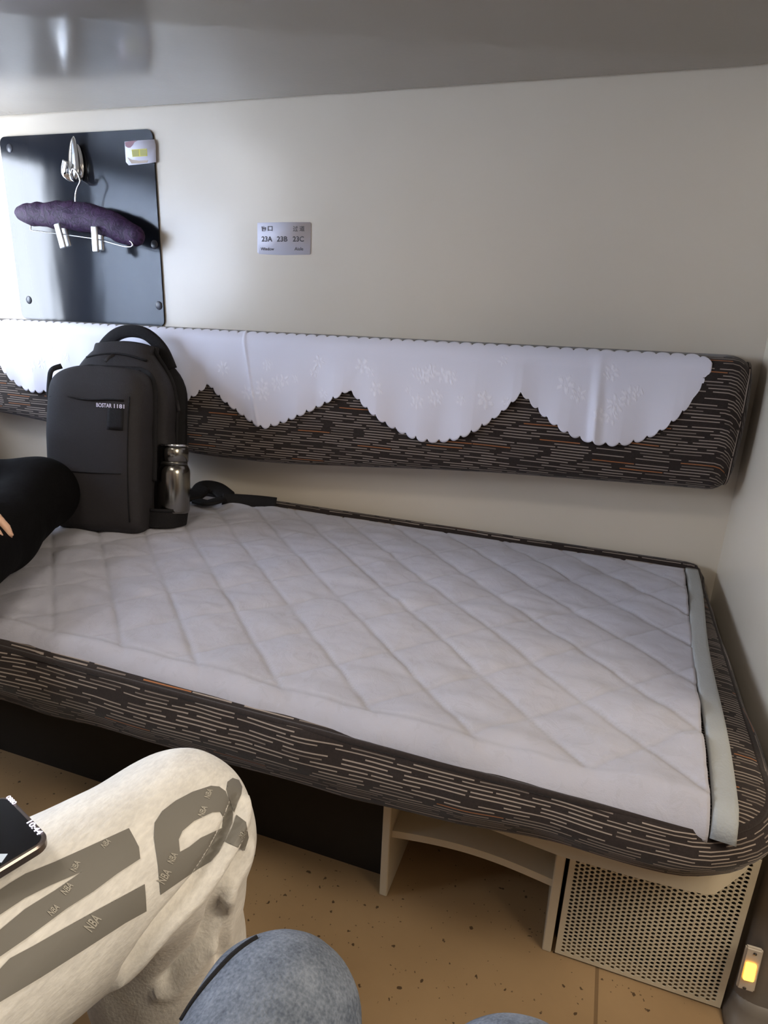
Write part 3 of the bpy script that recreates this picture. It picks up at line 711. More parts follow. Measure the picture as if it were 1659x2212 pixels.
def wall_quad(pts, y, th=0.0006):
    P = [PY(px, py, y) for (px, py) in pts]; n = len(P)
    return prism([(p[0], p[2]) for p in P], 'y', y, y + th)
st = obj('sticker', *wall_quad([(269, 306), (300, 303), (333, 301), (336, 312), (337, 350), (320, 353), (300, 355), (278, 357), (272, 350)], WB - 0.0072), M['paper'])
tag(st, 'small torn paper sticker with yellow squares at the panel top right corner', 'sticker')
yel = simple('yellow_print', srgb(206, 198, 90), 0.6); olive = simple('olive_print', srgb(168, 164, 96), 0.6); pink = simple('dull_pink_print', srgb(150, 112, 122), 0.6); greyp = simple('pale_grey_print', srgb(176, 176, 180), 0.6); tan_ = simple('tan_smudge', srgb(180, 164, 150), 0.6)
obj('yellow_print', *wall_quad([(284, 323), (317, 321), (318, 337), (286, 339)], WB - 0.0077), yel, st, smooth=False)
for qd in ([(285.5, 324.5), (299, 323.5), (299.5, 337), (287, 338)], [(302, 323), (315.5, 322.5), (316.5, 336), (303, 336.5)]): obj('olive_print', *wall_quad(qd, WB - 0.0081), olive, st, smooth=False)
obj('pink_print', *wall_quad([(269.5, 307), (283, 304.5), (297, 303.5), (290, 307), (286, 314), (281, 319), (276, 319), (271, 316)], WB - 0.0077), pink, st, smooth=False)
obj('tan_print', *wall_quad([(275, 340), (285, 345), (300, 347), (320, 346), (318, 351), (300, 353), (284, 353)], WB - 0.0077), tan_, st, smooth=False)
lb = obj('seat_label', *wall_quad([(556, 481), (610, 480), (670, 480), (672, 484), (671, 548), (668, 550), (612, 551), (560, 549), (556, 545)], WB - 0.0012), M['paper'])
tag(lb, 'white seat number label reading 23A 23B 23C stuck on the wall', 'label')
def wall_text(s, px0, px1, py0, py1, y, mat, parent, name, bold=0.0, roty=0):
    V2, F2 = text2d(s, 1.0, bold); V2 = np.array(V2); lo, hi = V2.min(0), V2.max(0); V2 = (V2 - lo) / (hi - lo)
    V = [PY(lerp(px0, px1, a), lerp(py1, py0, c), y) for a, c in V2]
    return obj(name, V, F2, mat, parent, smooth=False)
LY = WB - 0.0017
for s, a, b3, c, d, bo in (('窗', 565, 575, 488, 500, .02), ('口', 578.5, 588.5, 488.5, 499, .02), ('过', 633, 643.5, 488, 500, .01), ('道', 647, 658, 488, 499.5, .01),
                       ('23A', 565, 588, 510.5, 522, .02), ('23B', 598, 621, 510.5, 522, .02), ('23C', 632.5, 656.5, 510.5, 522, .02), ('Window', 563, 592, 534.5, 541, .012), ('Aisle', 636, 655, 534, 541, .012)):
    wall_text(s, a, b3, c, d, LY, M['ink'], lb, 'lettering', bo)

# ------------------------------------------------------------------ backpack
BO = np.array([-1.064, 1.082, -0.516]); BU = np.array([0.978, 0.208, 0]); BV = np.array([-0.208, 0.978, 0])
lean = math.radians(9.5); BW = np.array([0, 0, 1]) * math.cos(lean) + BV * math.sin(lean); BVt = BV * math.cos(lean) - np.array([0, 0, 1]) * math.sin(lean)
def bp(u_, v_, w): return BO + BU * u_ + BVt * v_ + BW * w + np.array([0, 0, 0.033 * 1.0 * max(0, 0)])
bag = thing('backpack', (BO[0], BO[1], BO[2]), 'charcoal backpack standing on the quilt, leaning on the backrest', 'backpack')
def sect(kind, w):
    """half width, front and back of a compartment at height w"""
    if kind == 'front':
        w0, wt, hw = 0.30, 0.376, 0.113; va, vb = 0.0, 0.10
        va -= 0.016 * math.sin(math.pi * min(1, w / 0.36)) ** 0.8
        va += 0.012 * (1 - min(1, w / 0.03)) ** 2
    else:
        w0, wt, hw = 0.27, 0.440, 0.128 - 0.012 * max(0, min(1, (0.2 - w) / 0.06)); va, vb = 0.085, 0.192
    s_ = max(0, (w - w0) / (wt - w0)); s_ = min(s_, 0.999)
    p = 3.2 if kind == 'front' else 2.1
    h = hw * (1 - s_ ** p) ** (1 / p); 
    if kind != 'front': h = max(h, 0.070 * (1 if s_ < 0.96 else (1 - (s_ - 0.96) / 0.05)))
    va += (0.03 if kind == 'front' else 0.035) * s_ ** 3
    h *= 0.985 + 0.015 * min(1, w / 0.05)
    return h, va, vb
def front_v(kind, u_, w, n=5):
    h, va, vb = sect(kind, w); q_ = min(1, abs(u_) / h)
    return (va + vb) / 2 - (vb - va) / 2 * (1 - q_ ** n) ** (1 / n)
def comp(kind, name, mat, n=5, wmax=0.37):
    ring, lev = 64, 56
    V = []
    for j in range(lev):
        w = wmax * (1 - (1 - j / (lev - 1)) ** 1.5)
        h, va, vb = sect(kind, w)
        sh = 1.0 - 0.10 * max(0, 1 - w / 0.016) ** 2
        for i in range(ring):
            a = 2 * math.pi * i / ring; ca, sa = math.cos(a), math.sin(a)
            uu = h * sh * math.copysign(abs(ca) ** (2 / n), ca); vv = (va + vb) / 2 + (vb - va) / 2 * sh * math.copysign(abs(sa) ** (2 / n), sa)
            V.append(bp(uu, vv, w))
    F = [[j * ring + i, j * ring + (i + 1) % ring, (j + 1) * ring + (i + 1) % ring, (j + 1) * ring + i] for j in range(lev - 1) for i in range(ring)]
    F += [list(range(ring))[::-1], [(lev - 1) * ring + i for i in range(ring)]]
    V = np.array(V); V += (vnoise(V, 14, 31)[:, None] * BVt + vnoise(V, 20, 32)[:, None] * BU) * 0.0035
    return obj(name, V, F, mat, bag)
comp('main', 'main_compartment', M['bagcloth'], 4.5, 0.439)
fc = comp('front', 'front_compartment', M['bagcloth'], 5, 0.3735)
# black padded back panel
V = []; pts = rrect(-0.130, 0.130, 0.0, 0.415, [0.10, 0.10, 0.03, 0.03], 10)
n = len(pts); V = [bp(a, 0.19, c) for a, c in pts] + [bp(a * 1.012, 0.203, c) for a, c in pts] + [bp(a * 0.97, 0.218, c * 0.99) for a, c in pts]
F = [list(range(n))] + [[k * n + i, k * n + (i + 1) % n, (k + 1) * n + (i + 1) % n, (k + 1) * n + i] for k in (0, 1) for i in range(n)] + [list(range(2 * n, 3 * n))]
bm = bmesh.new(); vs = [bm.verts.new(v) for v in V]; [bm.faces.new([vs[i] for i in f]) for f in F]; bmesh.ops.recalc_face_normals(bm, faces=bm.faces[:]); V, F = from_bm(bm)
obj('back_panel', V, F, M['bagblack'], bag)
def bag_line(kind, uw, r_, name, mat, out=0.0, flat=None, parent=bag):
    P = [bp(a, front_v(kind, a, c) - out, c) for a, c in uw]
    return obj(name, *tube(P, r_, 8, flat=flat, up=BVt), mat, parent)
# zips following the compartments
zp = []
for w in np.linspace(0.12, 0.3725, 40): h, va, vb = sect('front', w); zp.append((h, w))
ring = [bp(h + 0.001, 0.062 + 0.03 * max(0, (w - 0.3) / 0.07) ** 3, w) for h, w in zp]; ring += [bp(-h - 0.001, 0.062 + 0.03 * max(0, (w - 0.3) / 0.07) ** 3, w) for h, w in zp[::-1]]
obj('front_zipper', *tube(ring, 0.006, 8, flat=(0.009, 0.003), up=BVt), M['bagblack'], bag)
zp = [(sect('main', w)[0], w) for w in np.linspace(0.05, 0.4, 40)]
ring = [bp(h + 0.001, 0.150, w) for h, w in zp] + [bp(a, 0.150, 0.439 - 0.012 * (a / 0.075) ** 2) for a in np.linspace(0.068, -0.068, 10)] + [bp(-h - 0.001, 0.150, w) for h, w in zp[::-1]]
obj('main_zipper', *tube(ring, 0.006, 8, flat=(0.005, 0.0025), up=BVt), M['bagblack'], bag)
bag_line('front', [(-0.098 + 0.176 * t, 0.300 + 0.002 * math.sin(9 * t)) for t in np.linspace(0, 1, 16)], 0.0022, 'pocket_slit', M['bagblack'], -0.0005)
bag_line('front', [(-0.100 + 0.176 * t, 0.140 - 0.012 * math.sin(math.pi * t) * 0.2) for t in np.linspace(0, 1, 16)], 0.0016, 'pocket_seam', M['bagblack'], -0.0004)
bag_line('front', [(0.090, w) for w in np.linspace(0.03, 0.31, 24)], 0.0016, 'side_seam', M['bagblack'], -0.0004)
# small dark tab and white lettering under the slit
tabv = [bp(a, front_v('front', a, c) - 0.0012, c) for c in np.linspace(0.236, 0.283, 6) for a in np.linspace(0.044, 0.080, 6)]
o = obj('logo_tab', tabv, [[j * 6 + i, j * 6 + i + 1, j * 6 + i + 7, j * 6 + i + 6] for j in range(5) for i in range(5)], M['bagblack'], fc)
o.modifiers.new('thickness', 'SOLIDIFY').thickness = 0.0008
for s, a0, a1 in (('BOSTAR', 0.018, 0.054), ('1181', 0.059, 0.082)):
    V2, F2 = text2d(s, 1.0, 0.02); V2 = np.array(V2); lo, hi = V2.min(0), V2.max(0); V2 = (V2 - lo) / (hi - lo)
    V = [bp(lerp(a0, a1, a), front_v('front', lerp(a0, a1, a), 0.285) - 0.0022, lerp(0.2835, 0.2925, c)) for a, c in V2]
    obj('lettering', V, F2, M['reflect'], fc, smooth=False)
# top pocket on the crown, with a zip pull
tp = [bp(0.012 + 0.062 * math.cos(a) * 1.0, 0.110 + 0.012 * math.sin(a), 0.405) for a in np.linspace(0, 2 * math.pi, 24)[:-1]]
bag_line('main', [(-0.075 + 0.15 * t, 0.397 + 0.012 * math.sin(math.pi * t)) for t in np.linspace(0, 1, 20)], 0.003, 'crown_zipper', M['bagblack'], 0.001)
bag_line('main', [(0.058 + 0.006 * t, 0.372 - 0.02 * t) for t in np.linspace(0, 1, 5)], 0.003, 'crown_tab', M['bagblack'], 0.002, flat=(0.008, 0.002))
obj('zip_pull', *tube([bp(-0.004, 0.098, 0.406), bp(-0.010, 0.086, 0.398), bp(-0.014, 0.078, 0.388)], 0.003, 8, flat=(0.004, 0.0015), up=BVt), M['bagcloth'], bag)
h_, _, _ = sect('main', 0.27)
obj('zip_pull', *tube([bp(0.128, 0.15, 0.310), bp(0.134, 0.145, 0.296), bp(0.139, 0.14, 0.284)], 0.003, 8, flat=(0.004, 0.0015), up=BVt), M['bagcloth'], bag)
# carry handle
hpth = smooth_path([bp(-0.092, 0.195, 0.402), bp(-0.080, 0.190, 0.432), bp(-0.045, 0.186, 0.462), bp(-0.005, 0.185, 0.472), bp(0.035, 0.186, 0.464), bp(0.070, 0.190, 0.432), bp(0.092, 0.195, 0.385)], 6)
obj('carry_handle', *tube(hpth, 0.01, 12, flat=(0.015, 0.0075), up=BVt), M['bagblack'], bag)
# shoulder strap, buckle and loose webbing tail lying on the quilt
sp = smooth_path([bp(0.06, 0.222, 0.06), PZ(420, 1068, -0.500) , PZ(440, 1052, -0.492), PZ(468, 1056, -0.497), PZ(490, 1072, -0.505)], 8)
obj('shoulder_strap', *tube(sp, 0.01, 12, flat=(0.024, 0.006), up=(0.2, -0.4, 1)), M['bagblack'], bag)
sp = smooth_path([PZ(425, 1082, -0.510), PZ(450, 1086, -0.506), PZ(480, 1078, -0.506)], 8)
obj('buckle', *tube(sp, 0.01, 12, flat=(0.016, 0.005), up=(0, 0, 1)), M['bagblack'], bag)
tl = smooth_path([PZ(480, 1078, -0.508) , PZ(520, 1080, -0.510), PZ(560, 1083, -0.510), PZ(596, 1087, -0.510)], 6)
obj('webbing_tail', *tube(tl, 0.01, 8, flat=(0.016, 0.0016), up=(0.15, -0.85, 0.5)), M['bagblack'], bag)
ls = smooth_path([bp(-0.09, 0.03, 0.370), bp(-0.108, 0.02, 0.359), bp(-0.114, 0.02, 0.332), bp(-0.115, 0.02, 0.300), bp(-0.113, 0.03, 0.270)], 6)
obj('compression_strap', *tube(ls, 0.006, 8, flat=(0.006, 0.0016), up=BVt), M['bagblack'], bag)
ls = smooth_path([bp(-0.12, 0.225, 0.30), bp(-0.16, 0.232, 0.20), bp(-0.168, 0.232, 0.12), bp(-0.15, 0.22, 0.03)], 6)
obj('shoulder_strap', *tube(ls, 0.006, 8, flat=(0.022, 0.006), up=BVt), M['bagblack'], bag)
# side pocket of mesh
ring = [(0.112, 0.050), (0.135, 0.050), (0.166, 0.064), (0.178, 0.095), (0.172, 0.130), (0.150, 0.155), (0.122, 0.165)]
rs_ = smooth_path([(a, c, 0) for a, c in ring], 5); V = [bp(a - 0.006 * (1 - w / 0.05) - (0.14 if w < 0.006 else 0) * 0, c, w) for w in np.linspace(0.012, 0.052, 10) for a, c, _ in rs_]
nn = len(rs_); F = [[j * nn + i, j * nn + i + 1, (j + 1) * nn + i + 1, (j + 1) * nn + i] for j in range(9) for i in range(nn - 1)]
o = obj('side_pocket', V, F, M['bagblack'], bag)
obj('pocket_hem', *tube([bp(a, c, 0.053) for a, c, _ in rs_], 0.003, 8, flat=(0.002, 0.004), up=BW), M['bagblack'], bag)
# bottle in the pocket
ba, bb = bp(0.150, 0.094, 0.042), bp(0.146, 0.102, 0.21)
bt = thing('water_bottle', tuple(ba), 'steel water bottle in the backpack side pocket', 'bottle')
obj('bottle_body', *lathe([(0.0000, 0.03078), (0.0027, 0.03477), (0.0089, 0.03705), (0.0961, 0.03705), (0.1050, 0.03591), (0.1121, 0.03249), (0.1157, 0.03021)], ba, bb, 40), M['steel'], bt)
obj('neck_band', *lathe([(0.1157, 0.02907), (0.1161, 0.03021), (0.1237, 0.03021), (0.1242, 0.02907)], ba, bb, 40), M['steel_dark'], bt)
cap = obj('cap', *lathe([(0.1237, 0.03021), (0.1250, 0.03249), (0.1531, 0.03249), (0.1575, 0.03021), (0.1589, 0.02508)], ba, bb, 40), M['steel'], bt)
obj('cap_ring', *lathe([(0.1591, 0.02280), (0.1593, 0.03192), (0.1620, 0.03272), (0.1642, 0.03158), (0.1646, 0.02280)], ba, bb, 40), M['chrome'], cap)

# ------------------------------------------------------------------ switch on the door post
SYF = 0.7995
sw = thing('light_switch', (0.318, SYF, -0.88), 'lit amber rocker switch on an ivory plate on the grey post', 'switch')
def sq(pts, y0, y1, bev=0.0):
    P = [PY(px, py, SYF) for px, py in pts]; V, F = prism([(p[0], p[2]) for p in P], 'y', y0, y1)
    if bev:
        bm = bmesh.new(); vs = [bm.verts.new(v) for v in V]; [bm.faces.new([vs[i] for i in f]) for f in F]
        bmesh.ops.bevel(bm, geom=bm.edges[:], offset=bev, segments=2, affect='EDGES'); V, F = from_bm(bm)
    return V, F
sharp(obj('switch_plate', *sq([(1611, 2036), (1648, 2047), (1627, 2136), (1589, 2124)], SYF - 0.007, SYF, 0.002), M['switchplate'], sw), 40)
sharp(obj('rocker', *sq([(1610, 2067), (1632, 2073), (1625, 2108), (1602, 2102)], SYF - 0.011, SYF - 0.006, 0.0012), M['glow'], sw), 40)
for px, py in ((1629, 2051), (1606, 2124)):
    c = PY(px, py, SYF); obj('screw', *lathe([(0, 0.0024), (0.0012, 0.0022), (0.0014, 0.001)], (c[0], SYF - 0.0068, c[2]), (c[0], SYF - 0.02, c[2]), 12), M['steel_dark'], sw)

# ------------------------------------------------------------------ bodies as signed distance fields
def sdf_mesh(prims, h, disp=None):
    """prims: (a, ra, b, rb, k): tapered capsules, blended one after another with smoothness k"""
    A = np.array([p[0] for p in prims] + [p[2] for p in prims]); R = max(max(p[1], p[3]) for p in prims)
    lo = A.min(0) - R - 4 * h - 0.01; hi = A.max(0) + R + 4 * h + 0.01
    N = np.ceil((hi - lo) / h).astype(int) + 1
    Fd = np.full(N, 0.3, dtype=np.float32)
    for (a, ra, b, rb, k) in prims:
        a = np.array(a, float); b = np.array(b, float); r_ = max(ra, rb) + k + 3 * h
        i0 = np.maximum(0, np.floor((np.minimum(a, b) - r_ - lo) / h).astype(int)); i1 = np.minimum(N, np.ceil((np.maximum(a, b) + r_ - lo) / h).astype(int) + 1)
        g = np.meshgrid(*[lo[d] + h * np.arange(i0[d], i1[d]) for d in range(3)], indexing='ij')
        ab = b - a; L2 = max(ab.dot(ab), 1e-9)
        t = np.clip(((g[0] - a[0]) * ab[0] + (g[1] - a[1]) * ab[1] + (g[2] - a[2]) * ab[2]) / L2, 0, 1)
        d = np.sqrt((g[0] - a[0] - t * ab[0]) ** 2 + (g[1] - a[1] - t * ab[1]) ** 2 + (g[2] - a[2] - t * ab[2]) ** 2) - (ra + t * (rb - ra))
        sl = tuple(slice(i0[q], i1[q]) for q in range(3)); o = Fd[sl]
        hh = np.maximum(k - np.abs(o - d), 0) / k
        Fd[sl] = np.minimum(o, d) - hh * hh * k * 0.25
    ins = Fd < 0
    c = np.zeros(tuple(np.array(N) - 1), dtype=np.int8)
    for dx in (0, 1):
        for dy in (0, 1):
            for dz in (0, 1): c += ins[dx:N[0] - 1 + dx, dy:N[1] - 1 + dy, dz:N[2] - 1 + dz]
    act = (c > 0) & (c < 8); idx = -np.ones(act.shape, dtype=np.int64); ijk = np.argwhere(act); idx[act] = np.arange(len(ijk))
    acc = np.zeros((len(ijk), 3)); cnt = np.zeros(len(ijk))
    corners = [(x, y, z) for x in (0, 1) for y in (0, 1) for z in (0, 1)]
    for i, p in enumerate(corners):
        for q_ in corners[i + 1:]:
            if sum(abs(p[d] - q_[d]) for d in range(3)) != 1: continue
            fp = Fd[ijk[:, 0] + p[0], ijk[:, 1] + p[1], ijk[:, 2] + p[2]]; fq = Fd[ijk[:, 0] + q_[0], ijk[:, 1] + q_[1], ijk[:, 2] + q_[2]]
            m = (fp < 0) != (fq < 0); t = np.where(m, fp / np.where(m, fp - fq, 1), 0)
            pt = np.array(p) + t[:, None] * (np.array(q_) - np.array(p)); acc += np.where(m[:, None], pt, 0); cnt += m
    V = lo + h * (ijk + acc / cnt[:, None])
    F = []
    for d in range(3):
        e = [0, 0, 0]; e[d] = 1; o1, o2 = (d + 1) % 3, (d + 2) % 3
        s0 = [slice(1, N[q] - 1) for q in range(3)]; s0[d] = slice(0, N[d] - 1); s1 = list(s0); s1[d] = slice(1, N[d])
        a_, b_ = ins[tuple(s0)], ins[tuple(s1)]
        for flip, m in ((False, a_ & ~b_), (True, ~a_ & b_)):
            p = np.argwhere(m); 
            for q in range(3):
                if q != d: p[:, q] += 1
            def cell(u_, v_):
                c_ = p.copy(); c_[:, o1] += u_; c_[:, o2] += v_; return idx[c_[:, 0], c_[:, 1], c_[:, 2]]
            qd = np.stack([cell(-1, -1), cell(0, -1), cell(0, 0), cell(-1, 0)], 1)
            F.append(qd[:, ::-1] if flip else qd)
    F = np.concatenate(F)
    return V, F
def vnormals(V, F):
    n = np.cross(V[F[:, 2]] - V[F[:, 0]], V[F[:, 3]] - V[F[:, 1]]); out = np.zeros_like(V)
    for k in range(4): np.add.at(out, F[:, k], n)
    return out / (np.linalg.norm(out, axis=1)[:, None] + 1e-12)
def relax(V, F, it=2):
    for _ in range(it):
        acc = np.zeros_like(V); cnt = np.zeros(len(V))
        for k in range(4):
            np.add.at(acc, F[:, k], V[F[:, (k + 1) % 4]]); np.add.at(acc, F[:, k], V[F[:, k - 1]]); np.add.at(cnt, F[:, k], 2)
        V = 0.5 * V + 0.5 * acc / cnt[:, None]
    return V
def crease(V, N, line, depth, width, ridge=0.0, side=None):
    """a fold pressed into a cloth surface along a polyline, with a swollen lip beside it"""
    L = np.array(smooth_path(line, 10)); D = np.full(len(V), 9.0); near = np.zeros((len(V), 3))
    box_ = np.all((V > L.min(0) - 0.06) & (V < L.max(0) + 0.06), axis=1); I = np.where(box_)[0]
    for p in L:
        d = np.linalg.norm(V[I] - p, axis=1); m = d < D[I]; D[I[m]] = d[m]; near[I[m]] = p
    V = V - N * (depth * np.exp(-(D / width) ** 2))[:, None]
    if ridge:
        s_ = np.einsum('ij,j->i', V - near, np.array(side, float)) > 0
        V = V + N * (ridge * np.exp(-((D - 2.0 * width) / (1.2 * width)) ** 2) * s_)[:, None]
    return V
def v3(*a): return np.array(a, float)
def hand_prims(wr, d, nrm, right=True, curl=0.35, s=1.0):
    """palm, four unequal bent fingers and a thumb; d points to the fingertips, nrm out of the back of the hand"""
    d = d / np.linalg.norm(d); nrm = nrm - d * nrm.dot(d); nrm /= np.linalg.norm(nrm); sd = np.cross(d, nrm) * (1 if right else -1)   # towards the thumb
    P = []
    for off, r_ in ((-0.026, 0.012), (-0.009, 0.013), (0.009, 0.0135), (0.026, 0.013)):
        P.append((wr + sd * off * 0.55 * s, 0.0165 * s, wr + d * 0.088 * s + sd * off * s, r_ * s, 0.012))
    for off, L, spread in ((-0.029, 0.058, -0.14), (-0.0095, 0.074, -0.04), (0.0105, 0.080, 0.04), (0.030, 0.072, 0.12)):
        p = wr + d * 0.088 * s + sd * off * s; ang = 0; dd = d + sd * spread; dd /= np.linalg.norm(dd)
        for seg, r0, r1 in ((0.45, 0.0098, 0.0088), (0.32, 0.0088, 0.0080), (0.23, 0.0080, 0.0068)):
            ang += curl * (1.0 if seg == 0.45 else 1.2); v_ = dd * math.cos(ang) - nrm * math.sin(ang); q_ = p + v_ * L * seg * s
            P.append((p, r0 * s, q_, r1 * s, 0.003)); p = q_
    p = wr + d * 0.022 * s + sd * 0.022 * s; td = d * 0.62 + sd * 0.75 - nrm * 0.25; td /= np.linalg.norm(td); q_ = p + td * 0.042 * s; P.append((p, 0.0135 * s, q_, 0.0115 * s, 0.008))
    td = d * 0.85 + sd * 0.42 - nrm * 0.4; td /= np.linalg.norm(td); r2 = q_ + td * 0.032 * s; P.append((q_, 0.0108 * s, r2, 0.0095 * s, 0.003)); P.append((r2, 0.0095 * s, r2 + td * 0.022 * s, 0.0075 * s, 0.003))
    return P
def head_prims(neck, hc, face):
    face = face / np.linalg.norm(face); up = v3(0, 0, 1) - face * face[2]; up /= np.linalg.norm(up); sd = np.cross(face, up)
    P = [(neck, 0.058, hc - up * 0.06 - face * 0.02, 0.056, 0.03), (hc + up * 0.035 - face * 0.025, 0.088, hc + up * 0.03 + face * 0.02, 0.080, 0.03),
         (hc + face * 0.035 + up * 0.0, 0.066, hc + face * 0.052 - up * 0.088, 0.038, 0.04), (hc + face * 0.094 + up * 0.02, 0.008, hc + face * 0.118 - up * 0.025, 0.013, 0.012),
         (hc + face * 0.092 - up * 0.06 - sd * 0.02, 0.006, hc + face * 0.092 - up * 0.06 + sd * 0.02, 0.006, 0.006), (hc + face * 0.09 - up * 0.072 - sd * 0.016, 0.006, hc + face * 0.09 - up * 0.072 + sd * 0.016, 0.006, 0.006)]
    for s_ in (-1, 1):
        P.append((hc + sd * s_ * 0.082 + up * 0.018 - face * 0.012, 0.012, hc + sd * s_ * 0.086 - up * 0.03 - face * 0.004, 0.009, 0.006))
        P.append((hc + face * 0.088 + up * 0.042 + sd * s_ * 0.018, 0.007, hc + face * 0.078 + up * 0.042 + sd * s_ * 0.05, 0.006, 0.01))
    return P, up, sd
def person(label, J, mats, trouser_fn=None, hands=None):
    """J: joints. One continuous skin body; clothes, shoes and hair are its children."""
    pel, ch, nk, hd = J['pelvis'], J['chest'], J['neck'], J['head']; face = J['face']
    hip = [J['hip_l'], J['hip_r']]; side = hip[1] - hip[0]; side = side / np.linalg.norm(side)
    bodyP, trP, topP, shoeP = [], [], [], []
    def both(lst, a, ra, b, rb, k, inflate):
        bodyP.append((a, ra, b, rb, k)); lst.append((a, ra + inflate, b, rb + inflate, k))
    mid = (pel + ch) / 2
    for s_ in (-1, 1):
        bodyP.append((pel + side * 0.065 * s_, 0.098, mid + side * 0.055 * s_, 0.088, 0.05)); bodyP.append((mid + side * 0.055 * s_, 0.088, ch + side * 0.075 * s_, 0.098, 0.05))
        topP.append((pel + v3(0, 0, 0.02) + side * 0.065 * s_, 0.118, mid + side * 0.055 * s_, 0.108, 0.05)); topP.append((mid + side * 0.055 * s_, 0.108, ch + side * 0.075 * s_, 0.114, 0.05))
        trP.append((pel + side * 0.065 * s_, 0.112, pel + side * 0.062 * s_ + (mid - pel) * 0.55, 0.102, 0.05))
    for q_ in ('l', 'r'):
        sh, el, wr = J['sh_' + q_], J['el_' + q_], J['wr_' + q_]; hp_, kn, an, toe = J['hip_' + q_], J['kn_' + q_], J['an_' + q_], J['toe_' + q_]
        both(topP, ch + (sh - ch) * 0.3 + v3(0, 0, 0.03), 0.062, sh, 0.054, 0.04, 0.014)
        both(topP, sh, 0.052, el, 0.041, 0.03, J.get('sleeve', 0.014)); bodyP.append((el, 0.040, wr, 0.026, 0.02))
        topP.append((el, 0.040 + J.get('sleeve', 0.014), el + (wr - el) * 0.93, 0.028 + 0.010, 0.03))
        i_ = J.get('leg', 0.012)
        ls_ = J.get('ls', 1.0); bl_ = ls_ * J.get('bl', 1.0); trP.append((hp_, 0.086 * ls_ + i_, kn, 0.058 * ls_ + i_, 0.04)); bodyP.append((hp_, 0.086 * bl_, kn, 0.058 * bl_, 0.04)); bodyP.append((kn, 0.056 * bl_, an, 0.036, 0.03)); trP.append((kn, 0.058 * ls_ + i_, (kn + an) / 2 + (kn - hp_) * -0.03, 0.050 * ls_ + i_ * 1.2 + J.get('shin', 0), 0.03)); trP.append(((kn + an) / 2 + (kn - hp_) * -0.03, 0.050 * ls_ + i_ * 1.2 + J.get('shin', 0), an + v3(0, 0, 0.03), 0.044 + i_ * 1.2, 0.03))
        bodyP.append((an, 0.034, toe, 0.024, 0.03))
        hl = an + (an - toe) * 0.30 * v3(1, 1, 0); gz = FL + 0.034 + J.get('lift_' + q_, 0)
        shoeP.append([(v3(hl[0], hl[1], gz), 0.034, v3(toe[0], toe[1], gz - 0.002), 0.031, 0.02), (v3(an[0], an[1], gz + 0.03), 0.036, v3(toe[0], toe[1], gz) * 0.45 + v3(an[0], an[1], gz + 0.02) * 0.55, 0.036, 0.03)])
        hd_ = J.get('hand_' + q_)
        if hd_ is not None: bodyP += hand_prims(wr, hd_[0], hd_[1], q_ == 'r', hd_[2])
    hpr, up, sd = head_prims(nk, hd, face); bodyP += hpr; bodyP.append((ch + v3(0, 0, 0.06), 0.06, nk, 0.056, 0.04))
    V, F = sdf_mesh(bodyP, 0.0065); V = relax(V, F, 1)
    p = obj('person', V, F, M['skin'], None, origin=(pel[0], pel[1], FL)); tag(p, label, 'person')
    V, F = sdf_mesh(trP, J.get('tr_h', 0.006)); V = relax(V, F, 2)
    if trouser_fn: V = trouser_fn(V, F)
    tr = obj('trousers', V, F, mats[0], p)
    V2, F2 = sdf_mesh(topP, 0.0075); V2 = relax(V2, F2, 2); N2 = vnormals(V2, F2)
    V2 = V2 + N2 * (vnoise(V2, 14, 41) * 0.005 + vnoise(V2 * [1, 1, 0.5], 30, 42) * 0.002)[:, None]
    obj('top', V2, F2, mats[1], p)
    for sp_ in shoeP:
        V3, F3 = sdf_mesh(sp_, 0.006); V3 = relax(V3, F3, 2); V3[:, 2] = np.maximum(V3[:, 2], FL + 0.001); up_ = V3[:, 2].min() > FL + 0.2; obj('sock' if up_ else 'shoe', V3, F3, M['blackcloth'] if up_ else M['shoe'], p)
    hairP = [(hd + up * 0.045 - face * 0.032, 0.093, hd + up * 0.055 + face * 0.012, 0.080, 0.02), (hd + up * 0.02 - face * 0.04, 0.088, hd - up * 0.03 - face * 0.045, 0.070, 0.03)]
    V4, F4 = sdf_mesh(hairP, 0.007); N4 = vnormals(V4, F4); V4 = V4 + N4 * (vnoise(V4, 60, 51) * 0.003)[:, None]; obj('hair', V4, F4, M['hair'], p)
    return p, tr, (V, F)
def lin(a, b, t): return a + (b - a) * t

# ---- traveller in black at the window end of the lower berth
pel = v3(-1.46, 0.70, -0.41)
J = dict(pelvis=pel, chest=v3(-1.51, 0.54, -0.12), neck=v3(-1.50, 0.50, 0.04), head=v3(-1.47, 0.46, 0.16), face=v3(0.85, 0.1, -0.4),
         sh_l=v3(-1.48, 0.71, -0.08), sh_r=v3(-1.47, 0.35, -0.08), el_l=v3(-1.32, 0.68, -0.28), el_r=v3(-1.31, 0.30, -0.28),
         wr_l=v3(-1.090, 0.745, -0.346), wr_r=v3(-1.10, 0.28, -0.32), hip_l=v3(-1.41, 0.80, -0.425), hip_r=v3(-1.40, 0.63, -0.425),
         kn_l=v3(-1.15, 1.03, -0.422), kn_r=v3(-1.08, 0.40, -0.44), an_l=v3(-0.945, 0.655, -0.462), an_r=v3(-1.09, 0.37, -0.88),
         toe_l=v3(-0.91, 0.55, -0.475), toe_r=v3(-1.02, 0.29, -0.935), sleeve=0.016, leg=0.016, lift_l=0.475,
         hand_l=(v3(0.95, 0.0, -0.18), v3(0.1, 0, 1), 0.28), hand_r=(v3(0.7, 0.1, -0.5), v3(0.3, 0, 1), 0.4))
person('person in black clothes with one leg folded on the white quilt', J, (M['blackcloth'], M['blackcloth']))

